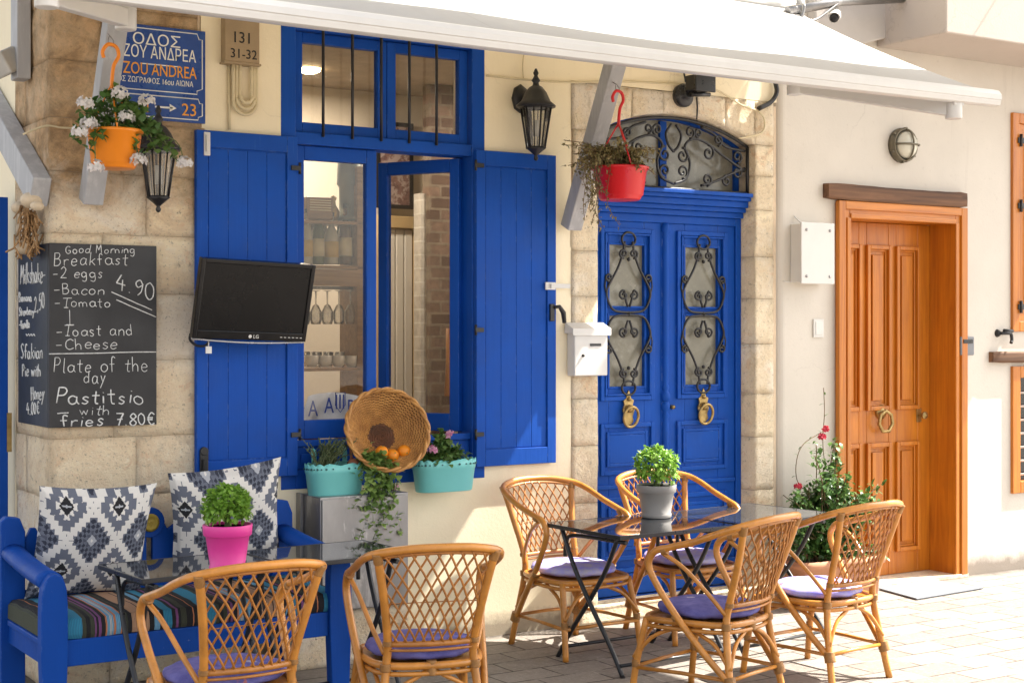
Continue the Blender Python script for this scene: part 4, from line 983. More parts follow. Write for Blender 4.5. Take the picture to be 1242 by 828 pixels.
# ---- spotlight and camera
sp = thing('spotlight', 'black spotlight on a round box above the fanlight', 'spotlight', (0, 0, 0))
p = U(829, 116, y=-.02); m = MB(); m.lathe([(.072, 0), (.074, .03), (.06, .045), (.03, .05), (.03, .07), (.02, .075)], Matrix.Translation((p.x, -.0, p.z)) @ Matrix.Rotation(R(90), 4, 'X'), 18); m.build('junction_box', M['black_metal'], sp)
m = MB(); p2 = U(848, 101, y=-.12); m.box(p2.x-.07, p2.x+.07, -.17, -.07, p2.z-.05, p2.z+.045); m.box(p2.x-.08, p2.x+.08, -.185, -.17, p2.z-.06, p2.z+.055); m.build('lamp_head', M['black_metal'], sp, bevel=.006)
m = MB(); m.tube([(p.x, -.06, p.z), (p2.x, -.10, p2.z-.06)], .018, 8); m.tube([(p2.x-.05, -.1, p2.z-.07), (p2.x+.10, -.1, p2.z-.06)], .014, 8); m.tube(cr([(p2.x-.09, -.1, p2.z), (p2.x-.10, -.1, p2.z+.09), (p2.x, -.1, p2.z+.12), (p2.x+.10, -.1, p2.z+.09), (p2.x+.09, -.1, p2.z)], 4), .006, 6); m.build('bracket', M['black_metal'], sp)
cc = thing('security_camera', 'white bullet security camera under the balcony corner, upper right', 'security camera', (0, 0, 0))
p = U(1012, 19, y=-.24); dv = Vector((-.62, -.6, -.42)).normalized(); Mc = Matrix.Translation(p) @ dv.to_track_quat('Z', 'Y').to_matrix().to_4x4()
m = MB(); m.lathe([(1e-6, -.10), (.03, -.09), (.036, -.06), (.036, .06)], Mc, 16); m.build('body', M['white_plastic'], cc)
m = MB(); m.lathe([(.030, .055), (.030, .064), (.014, .066), (1e-6, .066)], Mc, 16); m.build('lens', M['black_metal'], cc)
m = MB(); m.grid(lambda u, v: Mc @ Vector((.043*cos(pi*u), .043*sin(pi*u), -.08+.17*v)), 8, 1); m.build('sun_shield', M['white_plastic'], cc)
m = MB(); m.tube(cr([p, p+Vector((.03, .04, .05)), p+Vector((.05, .08, .12)), p+Vector((.06, .1, .3))], 4), .014, 8); m.build('mount', M['white_plastic'], cc)
m = MB(); a, b = U(955, 14, y=-.25), U(1020, 2, y=-.25); m.tube([a, b, b+Vector((.8, .0, .12))], .03, 10); m.tube(cr([a+Vector((.05, -.02, .03)), a+Vector((.2, -.02, -.04)), b+Vector((0, -.02, .0)), b+Vector((.3, 0, .08))], 5), .008, 6)
m.tube(cr([U(975, 6, y=-.3), U(974, 14, y=-.3), U(971, 24, y=-.3)], 4), .013, 8)
tag(m.build('pipe_run', M['steel'], None), 'grey pipe with loose cables beside the awning roller', 'pipe')
# floodlight far left
fl = thing('floodlight', 'small grey floodlight at the upper left edge', 'floodlight', (0, 0, 0))
p = U(7, 76, x=1.98); Mf = Matrix.Translation(p) @ Matrix.Rotation(R(-30), 4, 'Y') @ Matrix.Rotation(R(35), 4, 'Z')
m = MB(); m.box(-.06, .06, -.05, .05, -.06, .06, Mf); m.build('body', pbr('flood_grey', (.42, .41, .38), .5), fl, bevel=.01)
m = MB(); m.tube([p, p+Vector((.06, .05, .07)), p+Vector((.12, .08, .08))], .018, 8); m.build('bracket', M['steel'], fl)
# dried sponge bundle and shells at the corner
M['straw'] = pbr('dried_fibre', (.34, .20, .09), .9, var=.4, vs=20, bump=.6, bs=60)
hb = thing('hanging_bundle', 'brown bundle of dried husks hanging beside the blackboard top', 'bundle', (0, 0, 0))
p = U(34, 288, x=2.03); m = MB()
for k in range(150):
    a = Vector((rnd.gauss(0, .022), rnd.gauss(0, .035), rnd.uniform(-.06, .16))); d = Vector((rnd.gauss(0, .02), rnd.gauss(0, .03), rnd.uniform(-.07, -.02)))
    m.tube([p+a, p+a+d*.5+Vector((rnd.gauss(0, .008),)*3), p+a+d], .0045, 4)
m.build('husks', M['straw'], hb)
M['shell'] = pbr('pale_shell', (.55, .45, .32), .6, var=.15)
for a, b, r_ in ((38, 243, .05), (24, 252, .04), (30, 300, .045), (45, 250, .03)):
    q = U(a, b, x=2.02); m = MB(); m.sphere(q, r_, 8, 1.1, 1, .8); m.build('shell', M['shell'], hb)
# ================================================================== rattan armchairs
def make_chair(label):
    t = thing('rattan_armchair', label, 'armchair', (0, 0, 0), 0, 'rattan armchairs at the glass tables')
    r_ = random.Random(5)
    post = lambda s: cr([(s*.225, .275, 0), (s*.205, .235, .20), (s*.180, .205, .41), (s*.178, .225, .52), (s*.205, .285, .70), (s*.238, .335, .87)], 5)
    for s in (-1, 1):
        m = MB(); m.tube(post(s), [.0175]*26, 10); m.build('leg', M['rattan'], t)
        m = MB(); m.tube(cr([(s*.255, -.275, 0), (s*.245, -.25, .18), (s*.225, -.205, .40)], 6), .0165, 10); m.build('leg', M['rattan'], t)
    m = MB(); seat = cr([(-.225, -.19, .40), (-.10, -.245, .40), (.10, -.245, .40), (.225, -.19, .40), (.24, 0, .405), (.185, .19, .405), (0, .235, .405), (-.185, .19, .405), (-.24, 0, .405)], 5, True)
    m.tube(seat, .0155, 9, True); m.tube([p+Vector((0, 0, -.032)) for p in seat], .010, 7, True)
    m.add([p*1 for p in seat], [tuple(range(len(seat)))])
    m.build('seat_frame', M['rattan'], t)
    m = MB()
    half = [(.212, .245, .15), (.245, .12, .285), (.268, -.02, .45), (.283, -.115, .585), (.288, -.148, .665), (.288, -.115, .725), (.290, -.03, .752), (.291, .10, .788), (.283, .235, .838), (.245, .325, .872), (.13, .385, .895), (0, .402, .90)]
    P = [(-a, b, c) for a, b, c in half]+half[-2::-1]
    rail = cr(P, 7); m.tube(rail, .0165, 10); m.build('arm_rail', M['rattan'], t)
    for s in (-1, 1):
        m = MB(); m.tube(cr([(s*.284, -.075, .722), (s*.262, .03, .66), (s*.225, .14, .545), (s*.188, .205, .455)], 6), .0105, 8); m.build('brace', M['rattan'], t)
    # woven back
    def B(u, v):
        wd = .172+.062*v
        return Vector((u*wd, .222+.105*v+(.065*(1-u*u))*(.45+.55*v), .500+(.362+.022*(1-u*u))*v))
    m = MB(); sl_ = .95; st = .212
    u0 = -1-sl_
    k = 0
    while u0 < 1.01:
        for sg in (1, -1):
            pts = []
            for i in range(25):
                v = i/24; u = (u0+sl_*v)*sg
                if -1.0 <= u <= 1.0:
                    q = B(u, v); q.y += sg*.0035+.003*sin(v*pi*8+k); pts.append(q)
            if len(pts) > 2: m.tube(pts, .0047, 5)
        u0 += st; k += 1
    m.tube([B(-1+2*i/10, 0)+Vector((0, 0, -.004)) for i in range(11)], .0125, 8); m.tube([B(-1+2*i/10, -.03)+Vector((0, .004, -.018)) for i in range(11)], .006, 6)
    m.tube([B(-1+2*i/12, .985) for i in range(13)], .0075, 6)
    m.tube([B(-.97+1.94*i/14, .45)+Vector((0, -.008+.004*(i % 2), 0)) for i in range(15)], .0022, 4)
    for s in (-1, 1): m.tube([B(s*.97, i/8) for i in range(9)], .007, 6)
    m.build('backrest', M['lattice'], t)
    # under-seat hoops and stretchers
    L = {'fl': (-.25, -.262), 'fr': (.25, -.262), 'bl': (-.210, .245), 'br': (.210, .245)}
    zs = .165
    for a, b in (('fl', 'fr'), ('bl', 'br'), ('fl', 'bl'), ('fr', 'br')):
        A, Bq = Vector((*L[a], zs)), Vector((*L[b], zs))
        m = MB(); m.tube([A, (A+Bq)/2+Vector((0, 0, .004)), Bq], .0095, 8); m.build('stretcher', M['rattan'], t)
        A2, B2 = A+Vector((0, 0, .045)), Bq+Vector((0, 0, .045)); k = .88
        mid = (A2+B2)/2*k
        m = MB(); m.tube(cr([A2, A2.lerp(mid, .32)*.97+Vector((0, 0, .115)), A2.lerp(mid, .72)+Vector((0, 0, .166)), Vector((mid.x, mid.y, .385)), B2.lerp(mid, .72)+Vector((0, 0, .166)), B2.lerp(mid, .32)*.97+Vector((0, 0, .115)), B2], 5), .0095, 8); m.build('hoop', M['rattan'], t)
    # cane bindings round the joints
    def wrap(c, d, r0, L_, n=5):
        m = MB()
        c = Vector(c); d = Vector(d).normalized()
        q = d.to_track_quat('Z', 'Y').to_matrix().to_4x4()
        pr = []
        for i in range(n):
            z = -L_/2+L_*i/n; pr += [(r0, z), (r0*1.10, z+L_/n*.5)]
        pr.append((r0, L_/2)); m.lathe(pr, Matrix.Translation(c) @ q, 10); m.build('binding', M['rattan_dark'], t)
    for s in (-1, 1):
        wrap((s*.213, .247, .155), (s*-.1, -.3, 1), .026, .05, 6); wrap((s*.183, .208, .40), (0, 0, 1), .022, .03, 4)
        wrap((s*.236, .330, .855), (s*.25, .35, 1), .019, .045, 5); wrap((s*.246, -.252, .185), (0, 0, 1), .0185, .035, 4)
        wrap((s*.262, -.015, .43), (s*.1, -.5, .8), .020, .025, 3); wrap((s*.287, -.06, .735), (0, 1, .25), .0185, .03, 4); wrap((s*.178, .222, .50), (0, .1, 1), .0195, .02, 3)
    wrap((0, .228, .395), (0, 0, 1), .02, .06, 6); wrap((0, -.235, .39), (0, 0, 1), .018, .05, 5)
    return t
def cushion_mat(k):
    t = NT('violet_cushion' if k < 1.5 else 'sunlit_violet_cushion')
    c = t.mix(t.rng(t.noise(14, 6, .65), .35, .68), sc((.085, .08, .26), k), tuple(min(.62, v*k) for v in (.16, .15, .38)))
    v = t.n('ShaderNodeTexVoronoi'); v.inputs['Scale'].default_value = 9.5; v.inputs['Randomness'].default_value = .75; v.distance = 'CHEBYCHEV'; t.l(t.map((1, 1, 0)), v.inputs['Vector'])
    sq = t.rng(v.outputs['Distance'], .17, .20, 1, 0)
    rc = t.ramp(t.math('FRACT', t.math('MULTIPLY', v.outputs['Color'], 1.0)), [(0, (.42, .14, .10)), (.45, (.40, .36, .45)), (.7, (.14, .13, .36))], True)
    ring = t.math('MULTIPLY', sq, t.rng(t.noise(60, 3), .38, .5))
    c = t.mix(t.math('MULTIPLY', ring, .8), c, rc)
    t.bump(t.noise(220, 4), .25, .002)
    return t.fin(c, .85, 0, .2)
M['cushion'] = cushion_mat(1.0); M['cushion_sunlit'] = cushion_mat(3.4)  # second copy is paler: sunlight on three cushions put into the colour
def make_cushion(label):
    m = MB(); n = 40
    prof = [(1e-5, .0), (.12, -.001), (.20, .002), (.226, .012), (.236, .026), (.228, .040), (.19, .052), (.12, .060), (.05, .062), (1e-5, .062)]
    m.lathe(prof, None, n)
    for i, v in enumerate(m.v):
        x, y, z = v; a = math.atan2(y, x); rr = math.hypot(x, y)
        k = 1+.03*sin(2*a+1)+.012*sin(9*a)*(rr > .2); m.v[i] = (x*k, y*k*1.0, z+.004*noise.noise(Vector((x*9, y*9, 2)))+.003*sin(a*11)*(1 if rr > .2 else 0))
    o = m.build('seat_cushion', M['cushion'])
    return tag(o, label, 'cushion', 'violet seat cushions')
chairs = [
 ('rattan armchair nearest the blue bench, back turned, its legs below the frame', 2.24, -1.89, 180),
 ('rattan armchair with its back turned, standing before the steel cabinet', 3.11, -1.86, 162),
 ('rattan armchair with its back turned, standing right under the grey basil pot', 4.68, -1.85, 197),
 ('rattan armchair with its back turned, nearest the orange door', 5.50, -1.72, 187),
 ('rattan armchair facing the street, against the cream wall under the right shutter', 4.83, -.51, 2),
 ('rattan armchair facing the street, before the blue double door and behind the glass table', 5.60, -.53, -4),
]
cush = ['violet cushion on the armchair nearest the blue bench', 'violet cushion on the armchair before the steel cabinet', 'violet cushion on the armchair right under the grey basil pot', 'sunlit violet cushion on the armchair nearest the orange door', 'violet cushion on the armchair under the right shutter', 'violet cushion on the armchair before the blue double door']
c0 = make_chair(chairs[0][0]); q0 = make_cushion(cush[0])
for i, (lb, x, y, a) in enumerate(chairs):
    o = c0 if i == 0 else copy_tree(c0); q = q0 if i == 0 else q0.copy()
    if i: col.objects.link(q)
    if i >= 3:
        if i == 3: pale = q.data.copy(); pale.materials[0] = M['cushion_sunlit']
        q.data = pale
    o['label'] = lb; o.location = (x, y, 0); o.rotation_euler = (0, 0, R(a))
    q['label'] = cush[i]; d = Matrix.Rotation(R(a), 3, 'Z') @ Vector((0, -.005, 0)); q.location = (x+d.x, y+d.y, .4185); q.rotation_euler = (0, 0, R(a+i*63))

# ================================================================== folding tables with dark glass tops
def make_table(label, W_, D_):
    t = thing('folding_table', label, 'table', (0, 0, 0), 0, 'black folding tables with glass tops')
    m = MB(); m.box(-W_/2+.006, W_/2-.006, -D_/2+.006, D_/2-.006, .706, .7185); m.build('glass_top', M['glass_top'], t, bevel=.002)
    m = MB()
    for x0, x1, y0, y1 in ((-W_/2, W_/2, -D_/2, -D_/2+.022), (-W_/2, W_/2, D_/2-.022, D_/2), (-W_/2, -W_/2+.022, -D_/2+.022, D_/2-.022), (W_/2-.022, W_/2, -D_/2+.022, D_/2-.022)): m.box(x0, x1, y0, y1, .698, .7055)
    for x0, x1, y0, y1 in ((-W_/2, W_/2, -D_/2-.002, -D_/2+.005), (-W_/2, W_/2, D_/2-.005, D_/2+.002), (-W_/2-.002, -W_/2+.005, -D_/2+.005, D_/2-.005), (W_/2-.005, W_/2+.002, -D_/2+.005, D_/2-.005)): m.box(x0, x1, y0, y1, .699, .7195)
    m.build('rim', M['black_metal'], t, bevel=.002)
    for s in (-1, 1):
        x = s*(W_/2-.045)
        for q, dx in ((1, 0), (-1, -.026*s)):
            yt, yb = q*(D_/2-.10), -q*(D_/2-.03)
            m = MB(); m.tube(cr([(x+dx, yt, .70), (x+dx, yt*.55, .52), (x+dx, 0, .36), (x+dx, yb*.62, .15), (x+dx, yb, .0)], 5), .0125, 8); m.build('leg', M['black_metal'], t)
        m = MB(); m.tube(cr([(x-.03*s, -D_/2+.04, .675), (x-.03*s, D_/2-.18, .665), (x-.03*s, D_/2-.10, .62), (x-.03*s, D_/2-.09, .545)], 6), .011, 8); m.build('support_rail', M['black_metal'], t)
    for q in (1, -1):
        yb = -q*(D_/2-.055); m = MB(); dx = 0 if q > 0 else .026
        m.tube([(-(W_/2-.045)+dx, yb, .055), ((W_/2-.045)-dx, yb, .055)], .0095, 8); m.build('stretcher', M['black_metal'], t)
    return t
tA = make_table('right glass table set end on, carrying the grey basil pot', .79, .655); tA.location = (4.96, -.945, 0); tA.rotation_euler = (0, 0, R(1.5))
tB = copy_tree(tA); tB['label'] = 'empty glass table at the right end, toward the orange door'; tB.location = (5.755, -.90, 0); tB.rotation_euler = (0, 0, R(7.5))
tC = make_table('glass table before the blue bench, carrying the pink pot', .665, .50); tC.location = (2.44, -1.005, 0); tC.rotation_euler = (0, 0, R(3.5))
tD = copy_tree(tC); tD['label'] = 'empty glass table before the steel cabinet, joined to the pink pot table'; tD.location = (3.115, -.965, 0); tD.rotation_euler = (0, 0, R(3))

# ================================================================== blue bench
bn = thing('bench', 'dark blue wooden bench with arms under the blackboard', 'bench', (0, 0, 0))
BX0, BX1, BYF, BYB = 1.84, 3.325, -.80, -.06
mb = M['blue_bench']
m = MB(); m.box(BX0+.02, BX1-.02, BYF+.06, BYB-.1, .375, .40); m.box(BX0+.115, BX1-.115, BYF+.02, BYF+.05, .285, .40); m.build('seat', mb, bn, bevel=.004)
for x0, x1 in ((BX0, BX0+.115), (BX1-.115, BX1)):
    m = MB(); xc_ = (x0+x1)/2; w2_ = (x1-x0)/2
    poly = [(xc_-w2_*.78, 0), (xc_+w2_*.78, 0), (xc_+w2_*1.02, .35), (xc_+w2_, .56)]+[(xc_+w2_*.95*cos(q), .60+.095*sin(q)) for q in [pi*k/10 for k in range(11)]]+[(xc_-w2_, .56), (xc_-w2_*1.02, .35)]
    m.prism(poly, BYF, BYF+.06); m.build('front_post', mb, bn, bevel=.005)
    m = MB()
    arm_ = lambda v: Vector((0, BYF+.055+(BYB-BYF-.12)*v, .655+.015*v+.035*v*v))
    ring = [(w2_*.98*cos(q), .042*sin(q)) for q in [2*pi*k/14 for k in range(14)]]
    vs = []; nn = 9
    for i in range(nn+1):
        p = arm_(i/nn); vs += [(xc_+a, p.y, p.z+b) for a, b in ring]
    m.add(vs, [(i*14+k, i*14+(k+1) % 14, (i+1)*14+(k+1) % 14, (i+1)*14+k) for i in range(nn) for k in range(14)]+[tuple(range(14)), tuple(nn*14+k for k in range(14))], True)
    m.box(xc_-.02, xc_+.02, BYF+.055, BYB-.06, .285, .395); m.build('armrest', mb, bn)
    m = MB(); poly = [(xc_-w2_, 0), (xc_+w2_, 0), (xc_+w2_, .80), (xc_+w2_*.55, .865), (xc_-w2_*.5, .875), (xc_-w2_, .85)]
    m.prism(poly, BYB-.06, BYB); m.build('back_post', mb, bn, bevel=.005)
m = MB(); a, b = BX0+.11, BX1-.11
m.box(a, b, BYB-.045, BYB-.012, .44, .52)
# shaped back boards with scrolled shoulders
def board(x0, x1):
    n_ = 24; P = [(x0, .60), (x1, .60)]
    for i in range(n_+1):
        u = 1-i/n_; x = x0+(x1-x0)*u; s = min(u, 1-u)*2
        z = .76+.10*max(0, sin(pi*min(1, max(0, (s-.25)/.75))*.5)) if s > .25 else .76+.06*sin(pi*s/.25)
        P.append((x, z))
    return P
for x0, x1 in ((a+.01, a+.60), (a+.63, b-.01)): m.prism(board(x0, x1), BYB-.04, BYB-.012)
m.lathe([(.075, -.02), (.075, .02)], Matrix.Translation((a+.615, BYB-.03, .80)) @ Matrix.Rotation(R(90), 4, 'X'), 20)
m.build('backrest', mb, bn, bevel=.004)
m = MB(); m.lathe([(.043, 0), (.045, .006), (.030, .010), (.026, .006), (.012, .010), (1e-6, .010)], Matrix.Translation((a+.615, BYB-.05, .80)) @ Matrix.Rotation(R(90), 4, 'X'), 20); m.build('carved_rosette', pbr('gold_rosette', (.42, .30, .04), .45, .2, bump=.8, bs=120), bn)
# striped seat pad
def stripes():
    t = NT('striped_kilim'); sp = t.n('ShaderNodeSeparateXYZ'); t.l(t.co, sp.inputs[0])
    x = t.math('ADD', sp.outputs[0], t.math('MULTIPLY', t.noise(5, 3), .012))
    f = t.math('FRACT', t.math('MULTIPLY', x, 1/.62))
    K, BL, LB, PU, OR, TA, GR, WH = (.012, .012, .014), (.03, .24, .40), (.16, .38, .58), (.22, .07, .22), (.60, .22, .09), (.48, .28, .17), (.05, .055, .035), (.5, .5, .48)
    st = [(0, GR), (.04, K), (.09, OR), (.10, K), (.15, BL), (.27, GR), (.30, K), (.33, GR), (.36, PU), (.375, K), (.39, PU), (.41, K), (.44, OR), (.452, LB), (.47, WH), (.485, LB), (.50, OR), (.512, LB), (.55, OR), (.56, K), (.585, GR), (.60, K), (.63, TA), (.72, K), (.73, TA), (.76, K), (.80, LB), (.84, K), (.87, BL), (.93, K), (.96, PU), (.98, K)]
    c = t.ramp(f, st, True)
    rib = t.math('SINE', t.math('MULTIPLY', x, 900)); c = t.mix(t.rng(rib, -.2, .9, 0, .45), c, (.02, .02, .025))
    t.bump(rib, .35, .003); return t.fin(c, .9)
M['kilim'] = stripes()
m = MB(); x0, x1, y0, y1 = BX0+.03, BX1-.03, BYF+.03, BYB-.07; n = 12
prof = [(-.5, .0), (-.515, .02), (-.515, .05), (-.49, .085), (-.3, .098), (0, .10), (.3, .098), (.49, .085), (.5, .0)]
def pad(u, v):
    k = v*(len(prof)-1); i = min(int(k), len(prof)-2); q = k-i
    yy = prof[i][0]*(1-q)+prof[i+1][0]*q; zz = prof[i][1]*(1-q)+prof[i+1][1]*q
    e = 1-.25*max(0, abs(u-.5)*2-.97)/.03
    x = x0+(x1-x0)*u
    return Vector((x, (y0+y1)/2+yy*(y1-y0), .402+zz*e+.007*noise.noise(Vector((x*6, yy*4, 1)))))
m.grid(pad, 70, 32)
for u in (0, 1): m.add([pad(u, v/32) for v in range(33)], [tuple(range(33))])
tag(m.build('seat_pad', M['kilim'], None), 'striped kilim pad in black, blue and orange on the bench seat', 'seat pad')

# patterned pillows: a woven geometric design coloured per stitch
PC = dict(w=(.72, .70, .66), n=(.022, .028, .05), g=(.13, .145, .19), d=(.07, .08, .115), k=(.008, .008, .011), l=(.42, .44, .48))
def kilim(u, v):
    Pp, Qp = .90, 1.16
    a = u/Pp+v/Qp+.02; b = u/Pp-v/Qp+.31
    ia, ib = math.floor(a+.5), math.floor(b+.5); fa, fb = a-ia, b-ib
    d = max(abs(fa), abs(fb)); al = fb if abs(fa) > abs(fb) else fa
    typ = (ia-ib) % 2
    tri = abs(((al*7) % 1)-.5)*2
    if d > .445: return PC['w']
    if d > .36: return PC['g'] if tri > (d-.36)/.085 else PC['w']
    if typ == 0:
        if d > .27: return PC['n'] if tri > 1-(d-.15)/.3 else PC['g']
        if d > .19: return PC['g'] if tri > .5 else PC['n']
        if d > .10: return PC['d'] if tri > (d-.10)/.1 else PC['g']
        if d > .03: return PC['l']
        return PC['w']
    if d > .25: return PC['g']
    if d > .14: return PC['w'] if tri > (d-.14)/.13 else PC['g']
    if d > .03: return PC['k'] if (abs(fa-fb) > .02 or d > .09) else PC['l']
    return PC['l']
def pillow_mat():
    t = NT('woven_pillow'); at = t.n('ShaderNodeVertexColor'); at.layer_name = 'weave'
    n = t.noise(300, 3, .6); c = t.mix(t.rng(n, .3, .7, 0, .35), at.outputs[0], (.02, .02, .02), 'MULTIPLY')
    c = t.mix(t.rng(n, .35, .65, 0, .3), at.outputs[0], sc((.45, .45, .48), 1)) if False else t.mix(t.rng(n, .3, .7, 0, .12), at.outputs[0], (.12, .12, .13))
    t.bump(n, .5, .003); return t.fin(c, .92)
M['pillow'] = pillow_mat()
def pillow(label, c, size, rx, ry, rz, off):
    N = 150; th = .105; S_ = size/2
    def f(sgn):
        def P(i, j):
            u, v = i*2-1, j*2-1
            x = u*S_*(1-.075*(1-v*v)); z = v*S_*(1-.075*(1-u*u))
            h = th*max(0, (1-u**2))**.42*max(0, (1-v**2))**.42
            h += .006*noise.noise(Vector((x*7, z*7, off)))+.010*sin(x*9+z*14+off)*noise.noise(Vector((x*3, z*3, off+4)))
            h *= min(1, (1-max(abs(u), abs(v)))*12)
            return Vector((x, -sgn*h, z))
        return P
    m = MB(); m.grid(f(1), N, N); nf = len(m.f); m.grid(f(-1), 30, 30)
    Mx = Matrix.Translation(c) @ Matrix.Rotation(R(rz), 4, 'Z') @ Matrix.Rotation(R(rx), 4, 'X') @ Matrix.Rotation(R(ry), 4, 'Y')
    o = m.build('pillow', M['pillow'], None, recalc=False)
    o.matrix_world = Mx
    at = o.data.color_attributes.new('weave', 'FLOAT_COLOR', 'CORNER')
    k = 0
    for p in o.data.polygons:
        if p.index < nf:
            i, j = p.index % N, p.index//N; cc = kilim((i+.5)/N*2-1+off*.13, (j+.5)/N*2-1+off*.21)
        else: cc = PC['d']
        for _ in p.loop_indices: at.data[k].color = (*cc, 1); k += 1
    return tag(o, label, 'pillow', 'patterned pillows on the bench')
pillow('grey and white kilim patterned pillow under the blackboard', U(111, 655, y=-.245), .57, 17, 2, 2, 0)
pillow('grey and white kilim patterned pillow behind the pink pot, tilted', U(274, 628, y=-.235), .575, 17, -6, -4, 1.7)

# ================================================================== steel cabinet under the window
cab = thing('steel_cabinet', 'dull steel cabinet on a low plinth under the window', 'cabinet', (0, 0, 0))
m = MB(); cx0, cx1, cz0, cz1 = 3.417, 3.935, .29, .885; m.box(cx0, cx1, -.255, -.003, cz0, cz1); m.build('body', M['steel'], cab, bevel=.004)
m = MB(); m.box(cx0+.008, cx1-.008, -.265, -.256, cz0+.008, cz1-.012); m.build('door', M['steel'], cab, bevel=.002)
m = MB(); m.box(cx0-.02, cx0-.001, -.06, -.003, cz0, cz1+.005); m.build('hinge_strip', M['steel'], cab, bevel=.002)
m = MB(); block(m, 3.28, 3.95, .0, .288, -.22, .215, seed=400, nx=14, nz=8); m.build('plinth', M['stone'], cab)
# ================================================================== plants
def leaf_add(m, p, d, up, L, W_, fold=.25, curl=.2):
    d = d.normalized(); s = d.cross(up)
    if s.length < 1e-4: s = d.orthogonal()
    s.normalize(); n = s.cross(d).normalized()
    a = p; b = p+d*L*.45+n*L*.05; c = p+d*L-n*L*curl
    l1 = p+d*L*.30+s*W_*.46+n*W_*fold; l2 = p+d*L*.68+s*W_*.36+n*(W_*fold*.6-L*curl*.35)
    r1 = p+d*L*.30-s*W_*.46+n*W_*fold; r2 = p+d*L*.68-s*W_*.36+n*(W_*fold*.6-L*curl*.35); b2 = p+d*L*.7+n*(L*.03-L*curl*.4)
    m.add([a, l1, l2, c, r2, r1, b, b2], [(0, 1, 6), (1, 2, 7, 6), (2, 3, 7), (0, 6, 5), (6, 7, 4, 5), (7, 3, 4)], True)
def rv(): 
    while True:
        v = Vector((rnd.uniform(-1, 1), rnd.uniform(-1, 1), rnd.uniform(-1, 1)))
        if .01 < v.length < 1: return v.normalized()
M['basil'] = leafy('basil_leaves', (.14, .30, .03), (.34, .56, .09), .5, .3)
M['geranium'] = leafy('geranium_leaves', (.05, .13, .028), (.16, .27, .065), .55, .2)
M['ivy'] = leafy('trailing_leaves', (.12, .22, .045), (.30, .42, .11), .5, .3)
M['rose'] = leafy('rose_leaves', (.035, .095, .02), (.11, .21, .045), .4, .2)
M['dry'] = leafy('dry_leaves', (.14, .13, .045), (.32, .25, .11), .7, .15)
M['herb'] = leafy('herb_leaves', (.07, .11, .04), (.17, .20, .09), .6, .2)
M['stem'] = pbr('green_stem', (.10, .14, .04), .6, var=.3)
M['twig'] = pbr('brown_twig', (.14, .09, .04), .7, var=.3)
M['pink_petal'] = leafy('pink_petals', (.62, .22, .40), (.72, .42, .55), .6, .3)
M['white_petal'] = leafy('white_petals', (.72, .70, .68), (.80, .76, .75), .6, .3)
M['red_petal'] = leafy('red_petals', (.50, .02, .05), (.62, .06, .10), .5, .25)

def flower_head(m, c, r_, n=14, ps=.02):
    for _ in range(n):
        d = rv(); d.z = abs(d.z)*.6+d.z*.4
        q = c+d*r_; s = rv()
        for k in range(4):
            a = d.orthogonal().normalized(); b = d.cross(a); e = a*cos(k*pi/2+s.x)+b*sin(k*pi/2+s.x)
            leaf_add(m, q, e+d*.5, d, ps, ps*.75, .1, .1)
def basil(label, pot_label, px, py_base, x, y, R_, pot_c, rT, rB, hP, zt, rim):
    pt = thing('flower_pot', pot_label, 'plant pot', (x, y, zt))
    m = MB(); m.lathe([(rB*.97, 0), (rB*1.04, .004), (rB*1.05, .022), (rB, .026), (rB+(rT-rB)*.72, hP*.74), (rT*.985, hP*.76), (rT*1.03, hP*.78), (rT*1.06, hP*.985), (rT*1.045, hP), (rT*.98, hP), (rT*.95, hP*.93)], None, 40); m.build('pot', pot_c, pt)
    m = MB(); m.lathe([(1e-5, hP*.94), (rT*.955, hP*.94)], None, 24); m.build('soil', M['soil'], pt)
    pl = thing('basil_plant', label, 'plant', (x, y, zt+hP*.93))
    m = MB(); c = Vector((0, 0, R_*.86))
    for i in range(1150):
        d = rv(); 
        if d.z < -.55: continue
        k = 1+.2*noise.noise(d*2.3+Vector((x, 0, 0)))+(.10 if i % 17 == 0 else 0)
        q = c+Vector((d.x*R_*k, d.y*R_*k, d.z*R_*.92*k))*rnd.uniform(.55, 1.0)**.5
        dd = (d*.55+rv()*.75+Vector((0, 0, .25)))
        L = rnd.uniform(.022, .038); leaf_add(m, q, dd, Vector((0, 0, 1))+d*.3, L, L*.62, .22, .25)
    m.build('leaves', M['basil'], pl)
    m = MB()
    for i in range(16):
        d = rv(); d.z = abs(d.z)+.3; m.tube(cr([(rnd.uniform(-.015, .015), rnd.uniform(-.015, .015), 0), c*.5+d*R_*.2, c+d*R_*.6], 4), .0025, 5)
    m.build('stems', M['stem'], pl)
p = U(276, 692, z=.72); 
M['pink_pot'] = pbr('pink_plastic_pot', (.70, .045, .30), .42, var=.05, vs=3)
M['grey_pot'] = pbr('grey_plastic_pot', (.23, .22, .21), .55, var=.07, vs=3)
basil('bright green basil in the pink pot', 'pink plastic flower pot on the left glass table', 0, 0, p.x, p.y, .095, M['pink_pot'], .100, .074, .20, .7205, True)
p = U(796, 627, z=.72)
basil('sunlit round basil in the grey pot', 'grey plastic flower pot on the right glass table', 0, 0, p.x, p.y, .118, M['grey_pot'], .105, .080, .18, .7205, True)

